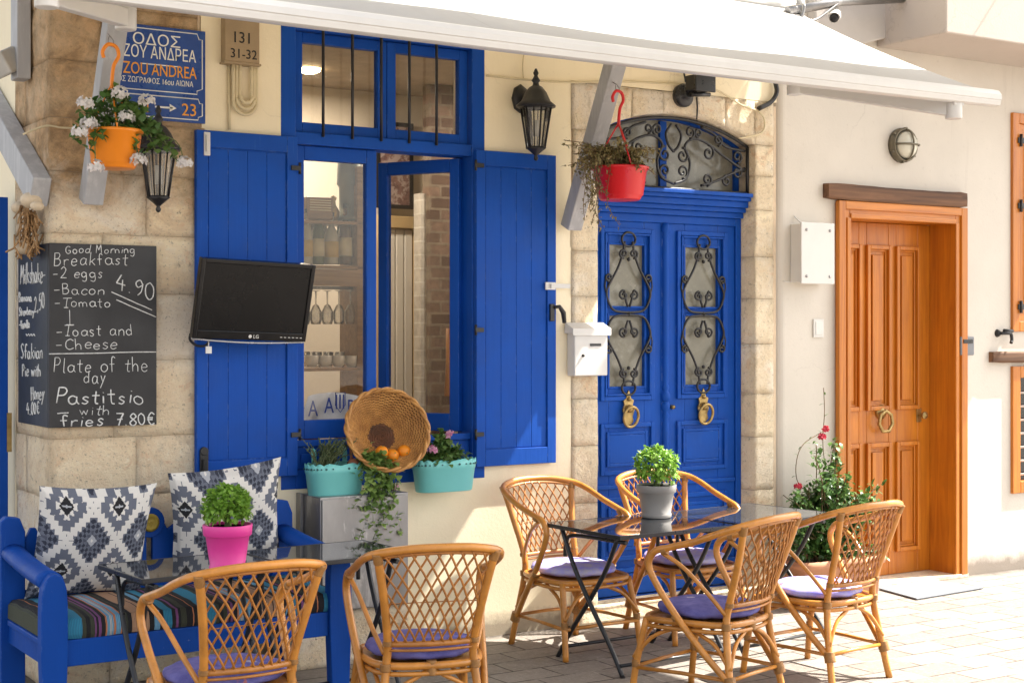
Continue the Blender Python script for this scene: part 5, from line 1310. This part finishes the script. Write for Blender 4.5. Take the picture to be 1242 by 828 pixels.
# ---- hanging pots
def hanging(label_pot, label_plant, hookpx, pc, wpx, toppx, botpx, y, mat, kind):
    sC = (y+CD)/(cos(TH)-((pc-621)/F)*sin(TH)); mpx = sC/F
    top = U(pc, toppx, y=y); bot = U(pc, botpx, y=y); hk = U(hookpx[0], hookpx[1], y=y)
    rT = wpx/2*mpx; h = top.z-bot.z
    t = thing('hanging_pot', label_pot, 'hanging pot', (top.x, y, bot.z), 0, 'plastic pots hanging from the grey braces')
    m = MB(); m.lathe([(rT*.70, .0), (rT*.74, .006), (rT*.80, h*.13), (rT*.84, h*.15), (rT*.97, h*.9), (rT*1.04, h*.92), (rT*1.06, h), (rT*1.0, h), (rT*.94, h*.9)], None, 40); m.build('pot', mat, t)
    m = MB(); m.lathe([(1e-5, h*.92), (rT*.95, h*.92)], None, 24); m.build('soil', M['soil'], t)
    hz = hk.z-bot.z; hx = hk.x-top.x
    m = MB(); m.tube(cr([(hx-.035, 0, hz-.035), (hx-.040, 0, hz-.005), (hx-.015, 0, hz+.028), (hx+.022, 0, hz+.02), (hx+.034, 0, hz-.02), (hx+.012, 0, hz-.065), (hx+.004, 0, hz-.12), (hx+.002, 0, hz-.17)], 6), [.009]*43, 8)
    for a in (.3, .3+2*pi/3, .3+4*pi/3): m.tube([(hx+.002, 0, hz-.15), (rT*1.02*cos(a), rT*1.02*sin(a), h*.97)], .0045, 6)
    m.build('hanger', mat, t)
    m = MB(); m.tube(cr([(hx, 0, hz+.02), (hx+.014, .01, hz+.045), (hx, .02, hz+.07), (hx-.012, .01, hz+.045), (hx, 0, hz+.02)], 4), .0025, 5); m.tube([(hx, .02, hz+.07), (hx, .05, hz+.085)], .003, 5); m.build('screw_eye', M['steel'], t)
    pl = thing('geranium_plant' if kind == 'g' else 'drooping_plant', label_plant, 'plant', (top.x, y, bot.z+h*.92))
    ml, ms, mf = MB(), MB(), MB()
    if kind == 'g':
        tips = [(-.26, -.05, -.06), (-.22, -.08, .02), (-.16, 0, .12), (-.08, -.1, .17), (.0, -.05, .22), (.07, -.1, .12), (.16, -.05, .12), (.25, -.05, .02), (.30, -.06, -.06), (.22, -.08, -.10), (.1, -.13, -.13), (.36, -.05, -.14), (-.12, -.14, -.05), (.16, .08, .1), (-.08, .1, .12), (.05, -.15, .06), (.28, 0, -.02), (-.17, -.08, -.12), (.18, -.12, -.02), (-.02, -.14, .05)]
        for tp in tips:
            tp = Vector(tp)*.78; P = cr([(tp.x*.15, tp.y*.15, 0), tp*.45+Vector((0, 0, .07)), tp*.8+Vector((0, 0, .05)), tp], 5); ms.tube(P, .0032, 5)
            for q in P[3:]:
                for _ in range(2):
                    d = rv()+Vector((0, 0, .5)); L = rnd.uniform(.028, .05); leaf_add(ml, q+rv()*.018, d, Vector((0, 0, 1)), L, L*.95, .15, .15)
        for fx, fz in ((-.02, .20), (-.20, .02), (.02, .07), (.14, .17), (-.16, -.22), (.09, -.17), (.37, -.17), (-.22, .13), (-.25, -.03)):
            c = Vector((fx*.78, -.12, fz*.8)); mf = MB(); flower_head(mf, c, .030, 18, .021); mf.build('flower', M['white_petal'], pl); ms.tube(cr([(fx*.3, -.03, .02), (fx*.7, -.08, fz*.5+.06), c], 4), .0025, 5)
        ml.build('foliage', M['geranium'], pl); ms.build('stems', M['stem'], pl)
    else:
        for i in range(105):
            a = rnd.uniform(0, 2*pi); rr = rnd.uniform(.08, .33); h_ = rnd.uniform(-.02, .14)
            tp = Vector((rr*cos(a)-.07, rr*sin(a)*.7, h_))
            P = cr([(tp.x*.2, tp.y*.2, 0), tp*.5+Vector((0, 0, .05)), tp], 5); ms.tube(P, .0022, 4)
            for q in P[2:]:
                for _ in range(3):
                    L = rnd.uniform(.014, .030); leaf_add(ml, q+rv()*.016, rv(), Vector((0, 0, 1)), L, L*.6, .2, .3)
        for i in range(16):      # long trailing strands on the left side
            a = rnd.uniform(-.30, -.12); ln = rnd.uniform(.05, .36)
            P = cr([(-.05, rnd.uniform(-.08, .02), .0), (a*.6, -.06, .10), (a*.95, -.08, .02), (a+rnd.uniform(-.05, .03), -.08, -ln*.6), (a+rnd.uniform(-.06, .08), -.08, -ln)], 6); ms.tube(P, .0022, 4)
            for q in P[4:]:
                for _ in range(2):
                    L = rnd.uniform(.012, .024); leaf_add(ml, q+rv()*.012, rv(), Vector((0, 0, 1)), L, L*.6, .2, .3)
        ml.build('foliage', M['dry'], pl); ms.build('stems', M['twig'], pl)
M['orange_pot'] = pbr('orange_plastic_pot', (.80, .24, .012), .38, var=.06, vs=3)
M['red_pot'] = pbr('red_plastic_pot', (.62, .012, .018), .33, var=.06, vs=3)
hanging('orange hanging pot with long hook, before the street sign', 'white flowering geranium in the orange hanging pot', (135, 62), 139, 66, 158, 205, -.57, M['orange_pot'], 'g')
hanging('red hanging pot with long hook, beside the fanlight', 'dry straggling plant in the red hanging pot', (750, 117), 752, 67, 203, 243, -.54, M['red_pot'], 'd')

# ---- turquoise planters hung on the sill
M['turq'] = pbr('turquoise_tin', (.17, .55, .53), .45, var=.05, vs=4, bump=.05)
def planter(label, x0p, x1p, topp, botp, y, hooks):
    a, b = U(x0p, topp, y=y), U(x1p, topp, y=y); c = (a+b)/2; bz = U((x0p+x1p)/2, botp, y=y).z
    W_ = (b.x-a.x); h = c.z-bz
    t = thing('planter', label, 'planter', (c.x, y, bz), 0, 'turquoise planters on the window sill')
    def ring(k, z, wav=0):
        out = []
        for i in range(64):
            q = 2*pi*i/64; cx, cy = cos(q), sin(q); e = .55
            x = W_/2*k*math.copysign(abs(cx)**e, cx); yy = .078*k*math.copysign(abs(cy)**.8, cy)
            out.append((x, yy, z+wav*abs(sin(i*pi/4))))
        return out
    m = MB(); rs = [ring(.84, .0), ring(.87, .004), ring(.96, h*.72), ring(.975, h*.73), ring(1.0, h*.97, .012), ring(.985, h*.97, .012), ring(.95, h*.72)]
    vs = [p for r_ in rs for p in r_]; m.add(vs, [(i*64+k, i*64+(k+1) % 64, (i+1)*64+(k+1) % 64, (i+1)*64+k) for i in range(len(rs)-1) for k in range(64)]+[tuple(range(63, -1, -1))], True)
    m.build('trough', M['turq'], t)
    m = MB()
    for i in range(1, 64, 2):     # pierced lace band
        u = .991; q = ring(1.0, h*.87)[i]; p0 = Vector(q)
        nrm = Vector((p0.x/(W_/2)**2, p0.y/.078**2, 0)).normalized(); p0 -= nrm*(-.0005)
        m.tube([p0*1+nrm*-.002, p0+nrm*.0028], 0.0062 if i % 4 == 1 else .0042, 7)
    m.build('lace_holes', pbr('lace_shadow', (.03, .10, .10), .8), t)
    m = MB(); r0 = ring(.93, h*.80); m.add(r0, [tuple(range(64))]); m.build('soil', M['soil'], t)
    for s in hooks:
        m = MB(); P = cr([(s, .07, h*.6), (s, .08, h*1.0), (s, .085, h*1.35), (s, .115, h*1.45), (s, .14, h*1.40)], 4)
        for i in range(len(P)-1): 
            a_, b_ = P[i], P[i+1]; m.add([a_+Vector((-.014, 0, 0)), a_+Vector((.014, 0, 0)), b_+Vector((.014, 0, 0)), b_+Vector((-.014, 0, 0)), a_+Vector((-.014, .004, .002)), a_+Vector((.014, .004, .002)), b_+Vector((.014, .004, .002)), b_+Vector((-.014, .004, .002))], [(0, 1, 2, 3), (4, 5, 6, 7), (0, 3, 7, 4), (1, 2, 6, 5)])
        m.build('hook', M['turq'], t)
    return Vector((c.x, y, bz+h*.8)), W_
c1, w1_ = planter('turquoise planter with dried herbs, left of wicker basket, on the steel cabinet', 371, 440, 562, 600, -.125, (-.08, .10))
c2, w2_ = planter('turquoise planter with pink geranium, right of the wicker basket', 501, 575, 557, 595, -.125, ())
t = thing('herb_plant', 'dry grey green herb tuft in the left turquoise planter', 'plant', tuple(c1)); ml, ms = MB(), MB()
for i in range(90):
    b = Vector((rnd.gauss(-.06, .03), rnd.gauss(0, .02), 0)); tp = b+Vector((rnd.gauss(.05, .07), rnd.gauss(-.01, .04), rnd.uniform(.08, .17)))
    P = cr([b, (b+tp)/2+Vector((rnd.gauss(0, .01), 0, .02)), tp], 4); ms.tube(P, .0022, 4)
    for q in P[2:]:
        for _ in range(2): L = rnd.uniform(.012, .022); leaf_add(ml, q+rv()*.005, rv()+Vector((.3, 0, .5)), Vector((0, 0, 1)), L, L*.3, .1, .1)
ml.build('foliage', M['herb'], t); ms.build('stems', M['herb'], t)
m = MB(); b = c1+Vector((.10, -.01, -.03)); m.tube([b, b+Vector((-.015, 0, .20))], .008, 8); m.lathe([(.03, -.01), (.034, .01), (.02, .03), (1e-5, .035)], Matrix.Translation(b+Vector((.0, -.01, .055))), 12)
tag(m.build('wooden_stick', pbr('red_brown_stick', (.34, .13, .07), .6, var=.3), None), 'short reddish wooden stick standing in the left planter', 'stick')
t = thing('geranium_plant', 'leafy geranium with pink flowers in the right turquoise planter', 'plant', tuple(c2)); ml, ms, mf = MB(), MB(), MB()
for i in range(70):
    a = rnd.uniform(0, 2*pi); rr = abs(rnd.gauss(0, .07)); tp = Vector((-.03+rr*cos(a)*1.1, rr*sin(a)*.6-.02, rnd.uniform(.02, .20-rr*.9)))
    P = cr([(tp.x*.4-.02, 0, 0), tp*.6+Vector((0, 0, .02)), tp], 4); ms.tube(P, .0025, 4)
    for q in P[2:]:
        for _ in range(2): L = rnd.uniform(.025, .045); leaf_add(ml, q+rv()*.015, rv()+Vector((0, -.4, .4)), Vector((0, 0, 1)), L, L*.95, .15, .15)
for i in range(40):
    q = Vector((rnd.uniform(-w2_*.42, w2_*.42), rnd.uniform(-.05, .05), rnd.uniform(0, .04))); L = rnd.uniform(.022, .04); leaf_add(ml, q, rv()+Vector((0, -.3, .5)), Vector((0, 0, 1)), L, L*.9, .15, .15)
for px, py in ((524, 546), (547, 528)):
    c = U(px, py, y=-.20)-c2; mf = MB(); flower_head(mf, c, .02, 8, .022); mf.build('flower', M['pink_petal'], t); ms.tube([(c.x*.6, -.02, .03), c], .002, 4)
ml.build('foliage', M['geranium'], t); ms.build('stems', M['stem'], t)
t = thing('trailing_plant', 'green trailing plant spilling from the left planter over the steel cabinet', 'plant', tuple(c1)); ml, ms, mf = MB(), MB(), MB()
for i in range(17):
    u = rnd.gauss(.02, .03); ln = rnd.uniform(.05, .52); b = Vector((.13+u*.6, -.04, .0)); xo = rnd.gauss(0, .035)
    sw = -.10*ln
    P = cr([b, b+Vector((.02+u*.3, -.05, .07)), b+Vector((.04+u+xo, -.085, .0)), b+Vector((.03+u+xo+sw*.4, -.095, -ln*.5)), b+Vector((.02+u+xo*1.6+sw+rnd.gauss(0, .03), -.10, -ln))], 7)
    ms.tube(P, .0022, 4)
    for q in P[3:]:
        for _ in range(2): L = rnd.uniform(.020, .042); leaf_add(ml, q+rv()*.016, rv()+Vector((0, -.5, -.1)), Vector((0, 0, 1)), L, L*.95, .15, .15)
for i in range(55):
    q = Vector((.15+rnd.gauss(0, .035), -.06+rnd.gauss(0, .03), .02+rnd.gauss(0, .04))); L = rnd.uniform(.022, .042); leaf_add(ml, q, rv()+Vector((0, -.5, .3)), Vector((0, 0, 1)), L, L*.9, .15, .15)
for px, py in ((480, 592), (466, 641)):
    c = U(px, py, y=-.22)-c1; mf = MB(); flower_head(mf, c, .012, 5, .016); mf.build('flower', M['pink_petal'], t)
ml.build('foliage', M['ivy'], t); ms.build('stems', M['stem'], t)

# ---- wicker basket with oranges
def wicker(name, a, b):
    t_ = NT(name); c = t_.mix(t_.rng(t_.noise(16, 5, .6), .35, .65), a, b); c = t_.mix(t_.rng(t_.noise(60, 4, .7), .55, .7, 0, .7), c, sc(b, .35)); return t_.fin(c, .5)
M['wicker'] = wicker('wicker', (.56, .28, .075), (.36, .16, .04)); M['wicker_dark'] = wicker('wicker_dark', (.16, .06, .025), (.07, .03, .012))
bc = U(470, 521, y=-.20)
bk = thing('wicker_basket', 'round shallow wicker basket tilted up on the window sill', 'basket', (0, 0, 0))
ax = Vector((-.2, -1.0, .40)).normalized()
BM = Matrix.Translation(bc) @ ax.to_track_quat('Z', 'Y').to_matrix().to_4x4()
Rr, rb, dp = .222, .075, .125
def rad(s): return rb+(Rr-rb)*s
def dep(s): return -dp+dp*(s**1.5)
m = MB(); ns = 27; na = 44
for k in range(ns):
    s = k/(ns-1)
    P = []
    for i in range(na*3):
        q = 2*pi*i/(na*3); w_ = .0045*cos(na/2*q+pi*(k % 2))
        P.append(BM @ Vector(((rad(s)+w_*.3)*cos(q), (rad(s)+w_*.3)*sin(q), dep(s)+w_+.002*noise.noise(Vector((q*3, k, 0))))))
    m.tube(P, .0042, 4, True)
m.build('weave', M['wicker'], bk)
m = MB(); m.grid(lambda u, v: BM @ Vector(((rad(v)+.010)*cos(2*pi*u), (rad(v)+.010)*sin(2*pi*u), dep(v)-.006)), 40, 10); m.build('shell', M['wicker_dark'], bk)
m = MB()
for i in range(na):
    q = 2*pi*i/na; m.tube([BM @ Vector((rad(s/8)*cos(q), rad(s/8)*sin(q), dep(s/8)-.003)) for s in range(9)], .0038, 5)
m.build('spokes', M['wicker'], bk)
m = MB()
for j, off in enumerate((0, 1)):
    m.tube([BM @ Vector(((Rr+.004+.007*cos(9*q+pi*j))*cos(q), (Rr+.004+.007*cos(9*q+pi*j))*sin(q), .004+.008*sin(9*q+pi*j))) for q in [2*pi*k/120 for k in range(120)]], .0085, 7, True)
m.build('rim', M['wicker'], bk)
m = MB()
for k in range(10): 
    m.tube([BM @ Vector(((.008+k*.0075)*cos(q), (.008+k*.0075)*sin(q), -dp+.003*cos(7*q+k*pi))) for q in [2*pi*i/40 for i in range(40)]], .0043, 5, True)
m.lathe([(1e-5, -dp-.006), (.082, -dp-.006)], BM, 24)
m.build('base', M['wicker_dark'], bk)
M['orange_skin'] = pbr('orange_skin', (.80, .26, .012), .45, var=.06, bump=.35, bs=220, bd=.002)
M['orange_stem'] = pbr('stem_scar', (.20, .22, .06), .7)
for k, (px, py, lb) in enumerate(((463, 548, 'orange at the left end in the wicker basket'), (476, 552, 'middle orange in the wicker basket, lowest of three'), (490, 547, 'orange at the right end in the wicker basket, fully visible'))):
    q = (px-470)/20.; s = .62
    v = U(px, py, y=-.185)
    o_ = thing('orange', lb, 'orange', tuple(v), 0, 'oranges in the basket')
    m = MB(); m.sphere((0, 0, 0), .036, 16, 1, 1, .95); m.build('peel', M['orange_skin'], o_)
    m = MB(); m.lathe([(.005, .0325), (.004, .036), (1e-5, .0365)], Matrix.Rotation(.7*k+.4, 4, 'X'), 8); m.build('stem_scar', M['orange_stem'], o_)

# ---- rose bush in a terracotta trough
p = U(1005, 733, z=0)
tr = thing('terracotta_planter', 'terracotta planter between the door stones and the orange door', 'planter', (7.02, -.28, 0))
m = MB(); W2, D2, hh = .36, .15, .30
def orect(k, z): return [(W2*k*math.copysign(abs(cos(q))**.35, cos(q)), D2*k*math.copysign(abs(sin(q))**.35, sin(q)), z) for q in [2*pi*i/48 for i in range(48)]]
rs = [orect(.84, .0), orect(.87, .01), orect(.96, hh*.82), orect(1.03, hh*.83), orect(1.05, hh), orect(.98, hh), orect(.94, hh*.85)]
m.add([v for r_ in rs for v in r_], [(i*48+k, i*48+(k+1) % 48, (i+1)*48+(k+1) % 48, (i+1)*48+k) for i in range(len(rs)-1) for k in range(48)]+[tuple(range(47, -1, -1))], True); m.build('trough', M['terracotta'], tr)
m = MB(); m.add(orect(.95, hh*.9), [tuple(range(48))]); m.build('soil', M['soil'], tr)
rb_ = thing('rose_bush', 'climbing rose bush with few red flowers beside the orange door', 'plant', (7.02, -.28, hh*.9)); ml, ms, mf = MB(), MB(), MB()
def rp(px, py, y=-.28): return U(px, py, y=y)-Vector((7.02, -.28, hh*.9))
targets = [(rnd.gauss(1000, 25), rnd.uniform(575, 672)) for _ in range(88)]+[(rnd.gauss(1005, 14), rnd.uniform(535, 590)) for _ in range(10)]+[(rnd.uniform(1020, 1062), rnd.uniform(592, 625)) for _ in range(12)]+[(rnd.uniform(958, 985), rnd.uniform(595, 615)) for _ in range(6)]+[(rnd.uniform(1055, 1082), rnd.uniform(668, 690)) for _ in range(4)]
for px, py in targets:
    e = rp(px, py, -.28+rnd.gauss(-.02, .07)); b = Vector((rnd.gauss(-.02, .05), rnd.gauss(0, .03), 0))
    P = cr([b, b.lerp(e, .4)+Vector((rnd.gauss(0, .03), rnd.gauss(0, .02), .03)), b.lerp(e, .75)+Vector((rnd.gauss(0, .02), 0, .02)), e], 5); ms.tube(P, .0035, 5)
    for q in P[5:]:
        for _ in range(4): L = rnd.uniform(.030, .058); leaf_add(ml, q+rv()*.035, rv()+Vector((0, -.3, .2)), Vector((0, 0, 1)), L, L*.62, .15, .2)
for P in ([(985, 600), (968, 585), (966, 560), (975, 538), (1000, 522)], [(1000, 560), (998, 535), (1000, 500), (999, 470)], [(970, 612), (958, 606), (950, 600)]):
    Q = cr([rp(a, b, -.24) for a, b in P], 6); ms.tube(Q, .0028, 5)
    for q in Q[2::3]: L = rnd.uniform(.022, .04); leaf_add(ml, q, rv(), Vector((0, 0, 1)), L, L*.6, .15, .2)
for px, py in ((997, 530), (968, 590), (1001, 521)): mf = MB(); flower_head(mf, rp(px, py, -.27), .016, 9, .022); mf.build('flower', M['red_petal'], rb_)
ml.build('foliage', M['rose'], rb_); ms.build('stems', M['twig'], rb_)

# ---- door mat
M['mat'] = pbr('pale_grey_mat', (.19, .203, .225), .95, var=.06, bump=.4, bs=200)
A, B, C_, D_ = U(1066, 713, z=.012), U(1123, 701.5, z=.012), U(1193, 712, z=.012), U(1112, 725.5, z=.012)
m = MB(); vs = [A, B, C_, D_]; m.add([Vector((v.x, v.y, .004)) for v in vs]+[Vector((v.x, v.y, .014)) for v in vs], [(0, 1, 2, 3), (4, 5, 6, 7), (0, 1, 5, 4), (1, 2, 6, 5), (2, 3, 7, 6), (3, 0, 4, 7)])
tag(m.build('door_mat', M['mat'], None, bevel=.003), 'pale grey mat on the paving before the orange door', 'door mat')

# ================================================================== seen through the open window
yS = 1.55
def I(px, py, y=yS): return U(px, py, y=y)
M['shelf_wood'] = wood('shelf_wood', (.34, .20, .09), (.20, .11, .05), axis='x', coat=0)
sh = thing('wall_shelf', 'wooden bar shelves with bottles and glasses behind the left window pane', 'shelf', (0, 0, 0))
xa, xb = I(352, 300).x, I(440, 300).x
m = MB()
for py in (268, 322, 446, 512, 567): z = I(400, py).z; m.box(xa, xb, yS-.02, yS+.24, z-.02, z)
m.build('board', M['shelf_wood'], sh, bevel=.003)
z0_, z1_ = I(400, 347).z, I(400, 323).z; m = MB(); m.box(xa, xb, yS-.03, yS-.005, z0_, z1_-.022); m.box(xb-.05, xb, yS-.02, yS+.24, I(400, 530).z, I(400, 200).z); m.build('panel', M['shelf_wood'], sh, bevel=.003)
m = MB(); m.tube([(xa, yS+.05, z0_-.01), (xb, yS+.05, z0_-.01)], .01, 6); m.build('glass_rail', M['steel'], sh)
def bottle(px, py, h, r_, mat, lb, lab=None):
    p = I(px, py, yS+(.06 if 'back row' not in lb else .16)); t = thing('bottle', lb, 'bottle', (p.x, p.y, p.z), 0, 'bottles on the bar shelf')
    m = MB(); m.lathe([(r_*.9, 0), (r_, .01), (r_, h*.55), (r_*.8, h*.64), (r_*.38, h*.74), (r_*.34, h*.95)], None, 14); m.build('body', mat, t)
    m = MB(); m.lathe([(r_*.4, h*.93), (r_*.42, h), (1e-5, h)], None, 10); m.build('cap', M['iron'], t)
    if lab: m = MB(); m.lathe([(r_*1.02, h*.14), (r_*1.02, h*.44)], None, 14); m.build('paper_label', lab, t)
g1 = pbr('brown_glass', (.10, .05, .02), .12); g2 = pbr('pale_glass', (.42, .40, .32), .12); g3 = pbr('olive_glass', (.09, .10, .04), .12); lb1 = pbr('cream_paper', (.62, .55, .36), .7); lb2 = pbr('yellow_paper', (.55, .38, .10), .7)
bottle(372, 321, .36, .040, g2, 'tall pale bottle at left end of the bar shelf', lb2)
bottle(386, 321, .38, .040, g3, 'dark olive bottle, second along the bar shelf', lb1)
bottle(402, 321, .34, .046, g2, 'broad pale bottle with yellow paper, third along the bar shelf', lb2)
bottle(419, 321, .40, .044, g1, 'tall brown bottle at right end of the bar shelf', lb1)
bottle(379, 321, .30, .036, g1, 'short brown bottle in the back row of the bar shelf, at left', None)
bottle(394, 321, .33, .036, g2, 'pale bottle in the back row of the bar shelf, in the middle', None)
bottle(411, 321, .31, .036, g3, 'green bottle in the back row of the bar shelf, at right', lb2)
p = I(371, 267, yS+.1); t = thing('radio', 'old small radio on the top bar shelf', 'radio', tuple(p))
m = MB(); m.box(-.02, .17, -.06, .06, 0, .15); m.build('case', M['shelf_wood'], t, bevel=.012)
m = MB()
for k in range(5): m.box(.0, .15, -.064, -.061, .06+k*.016, .068+k*.016)
m.build('speaker_grille', lb1, t)
p = I(424, 268, yS+.1); t = thing('coffee_grinder', 'tall grey metal mill on the top bar shelf', 'mill', tuple(p))
m = MB(); m.lathe([(.09, 0), (.09, .02), (.07, .04), (.07, .22), (.085, .24), (.08, .38), (.04, .43), (1e-5, .44)], None, 16); m.build('body', pbr('grey_green_metal', (.16, .18, .16), .4, .4), t)
p = I(404, 268, yS+.1); m = MB(); m.lathe([(.03, 0), (.04, .03), (.045, .06), (.02, .10), (.015, .13), (.025, .15), (1e-5, .17)], Matrix.Translation(p), 14); tag(m.build('jug', M['brass'], None), 'small brass jug between radio and mill', 'jug')
M['clear'] = thin_glass('drinking_glass', (.88, .88, .86), 2.2, .5)
for k in range(5):
    p = I(369+k*14, 352, yS+.05); m = MB(); m.lathe([(.035, 0), (.006, -.008), (.005, -.09), (.02, -.10), (.038, -.14), (.038, -.19), (.032, -.22)], Matrix.Translation(p), 14)
    tag(m.build('wine_glass', M['clear'], None), 'wine glass hanging upside down under the bar shelf', 'glass', 'wine glasses hanging under the bar shelf')
M['china'] = pbr('white_china', (.68, .66, .62), .3, var=.04)
for k in range(4):
    p = I(378+k*16, 445, yS+.03); t = thing('cup', 'white cup standing in a row on the middle bar shelf', 'cup', tuple(p), 0, 'white cups on the middle bar shelf')
    m = MB(); m.lathe([(.025, 0), (.042, .02), (.048, .075), (.044, .075), (.038, .02), (1e-5, .012)], None, 16); m.build('bowl', M['china'], t)
    m = MB(); m.tube(cr([(.044, 0, .06), (.07, 0, .055), (.068, 0, .025), (.042, 0, .02)], 4), .005, 6); m.build('handle', M['china'], t)
for k, n_ in enumerate((7, 6, 4)):
    p = I(373+k*19, 511, yS+.05); m = MB()
    for j in range(n_): m.lathe([(.035, j*.014), (.075, j*.014+.010), (.076, j*.014+.0125), (1e-5, j*.014+.006)], Matrix.Translation(p), 18)
    tag(m.build('saucer_stack', M['china'], None), ('white saucer stack at left on the lowest bar shelf', 'white saucer stack in the middle of the lowest bar shelf', 'low white saucer stack at right on the lowest bar shelf')[k], 'saucers', 'saucer stacks on the lowest bar shelf')
for k in range(5):
    p = I(370+k*14, 445, yS+.15); m = MB(); m.lathe([(.03, 0), (.036, .10), (.032, .10), (.027, .006), (1e-5, .005)], Matrix.Translation(p), 14)
    tag(m.build('tumbler', M['clear'], None), 'clear tumbler standing behind the row of white cups', 'glass', 'tumblers behind the cups')
for k, (hh_, mt_, lb_) in enumerate(((.22, g1, 'dark jar, left of two on the bottom bar shelf'), (.18, M['china'], 'white jar, right of two on the bottom bar shelf'))):
    p = I(376+k*40, 566, yS+.08); p.z = I(400, 566).z
    t = thing('jar', lb_, 'jar', tuple(p)); m = MB(); m.lathe([(.05, 0), (.06, .02), (.06, hh_*.8), (.045, hh_*.9)], None, 16); m.build('body', mt_, t)
    m = MB(); m.lathe([(.048, hh_*.9), (.05, hh_), (1e-5, hh_)], None, 16); m.build('lid', M['shelf_wood'], t)
# fan scarf draped on the inner sill
def scarf():
    a, b = U(369, 512, y=.32), U(440, 490, y=.32); y = .32
    m = MB(); N_ = 24
    def P(u, v): 
        x = a.x+(b.x-a.x)*u+.03*(1-v)*-1; z = U(369, 515, y=y).z+v*.155+.02*sin(u*4)
        return Vector((x+v*.05, y+.012*sin(u*14)+v*.05, z))
    m.grid(P, N_, 6); nb = len(m.v); m.grid(lambda u, v: P(u, v)+Vector((0, .006, 0)), N_, 6)
    t = tag(m.build('scarf', pbr('white_knit', (.66, .66, .68), .9, bump=.3, bs=200), None, recalc=False), 'blue and white supporter scarf behind the left window pane', 'scarf')
    m = MB(); z = P(.5, .3).z
    for s, u in (('A', .06), ('A', .33), ('BLUE', .72)):
        q = P(u, .28); add_text(m, s, .125, face_wall(q.x, y-.02, q.z), 'LEFT', .72)
    q = P(.52, .3); pts = [(0, .11), (.06, .11), (.06, .04), (.03, 0), (0, .04)]
    for k in (0, 2, 4): m.box(q.x+.002+k*.011, q.x+.010+k*.011, y-.02, y-.017, q.z+.02, q.z+.10)
    m.tube([(q.x+a_, y-.018, q.z+b_) for a_, b_ in pts], .003, 5, True)
    m.build('lettering', pbr('scarf_blue', (.02, .06, .32), .8), t)
    m = MB(); m.box(a.x-.02, b.x+.06, y-.012, y+.03, P(.5, 0).z-.05, P(.5, 0).z+.008); m.build('border', pbr('scarf_border_blue', (.02, .06, .32), .85), t)
scarf()
# woven picture above the inner door
yP = 2.86; a, b = U(455, 252, y=yP), U(500, 190, y=yP)
m = MB(); rect_frame(m, a.x, b.x, a.z, b.z+.25, yP-.02, yP, .03); pf = tag(m.build('wall_picture', M['iron'], None), 'dark framed red brown hanging above the cream inner door', 'picture')
m = MB(); m.box(a.x+.02, b.x-.02, yP-.012, yP-.004, a.z+.02, b.z+.23)
m.build('woven_panel', pbr('woven_red', (.16, .09, .08), .9, var=.4, vs=20, c2=(.33, .26, .24), c2s=14, c2r=(.48, .54)), pf)
p = U(543, 425, y=.95); m = MB(); m.tube([U(543, 480, y=.95), U(545, 440, y=.95), U(545, 398, y=.95)], .022, 10); tag(m.build('wooden_pole', pbr('orange_pole', (.42, .20, .08), .5), None), 'short brown wooden pole behind the open window sash', 'pole')

# ================================================================== unseen cloth added above the frame to shade the front tables
m = MB()
def sail(u, v):
    x = 3.3+5.2*u; y = -1.60-3.1*v
    return Vector((x, y+.05*sin(u*9)*(1-v)+.03*sin(u*23)*(1-v), 4.6+.06*sin(pi*u)*sin(pi*v)))
m.grid(sail, 50, 12); m.grid(lambda u, v: sail(u, v)+Vector((0, 0, .006)), 50, 12)
ss = tag(m.build('added_shade_sail', M['awning'], None, recalc=False), 'unseen white cloth added above the frame to shade the front tables', 'added shade cloth')
for k, (u, v) in enumerate(((0, 0), (1, 0), (0, 1), (1, 1))):
    q = sail(u, v); e = q+Vector(((-1.2 if u == 0 else 1.2), (.9 if v == 0 else -3.0), 1.2)); m = MB(); m.tube([q, e], .006, 5); m.build('rope', M['white_plastic'], ss)
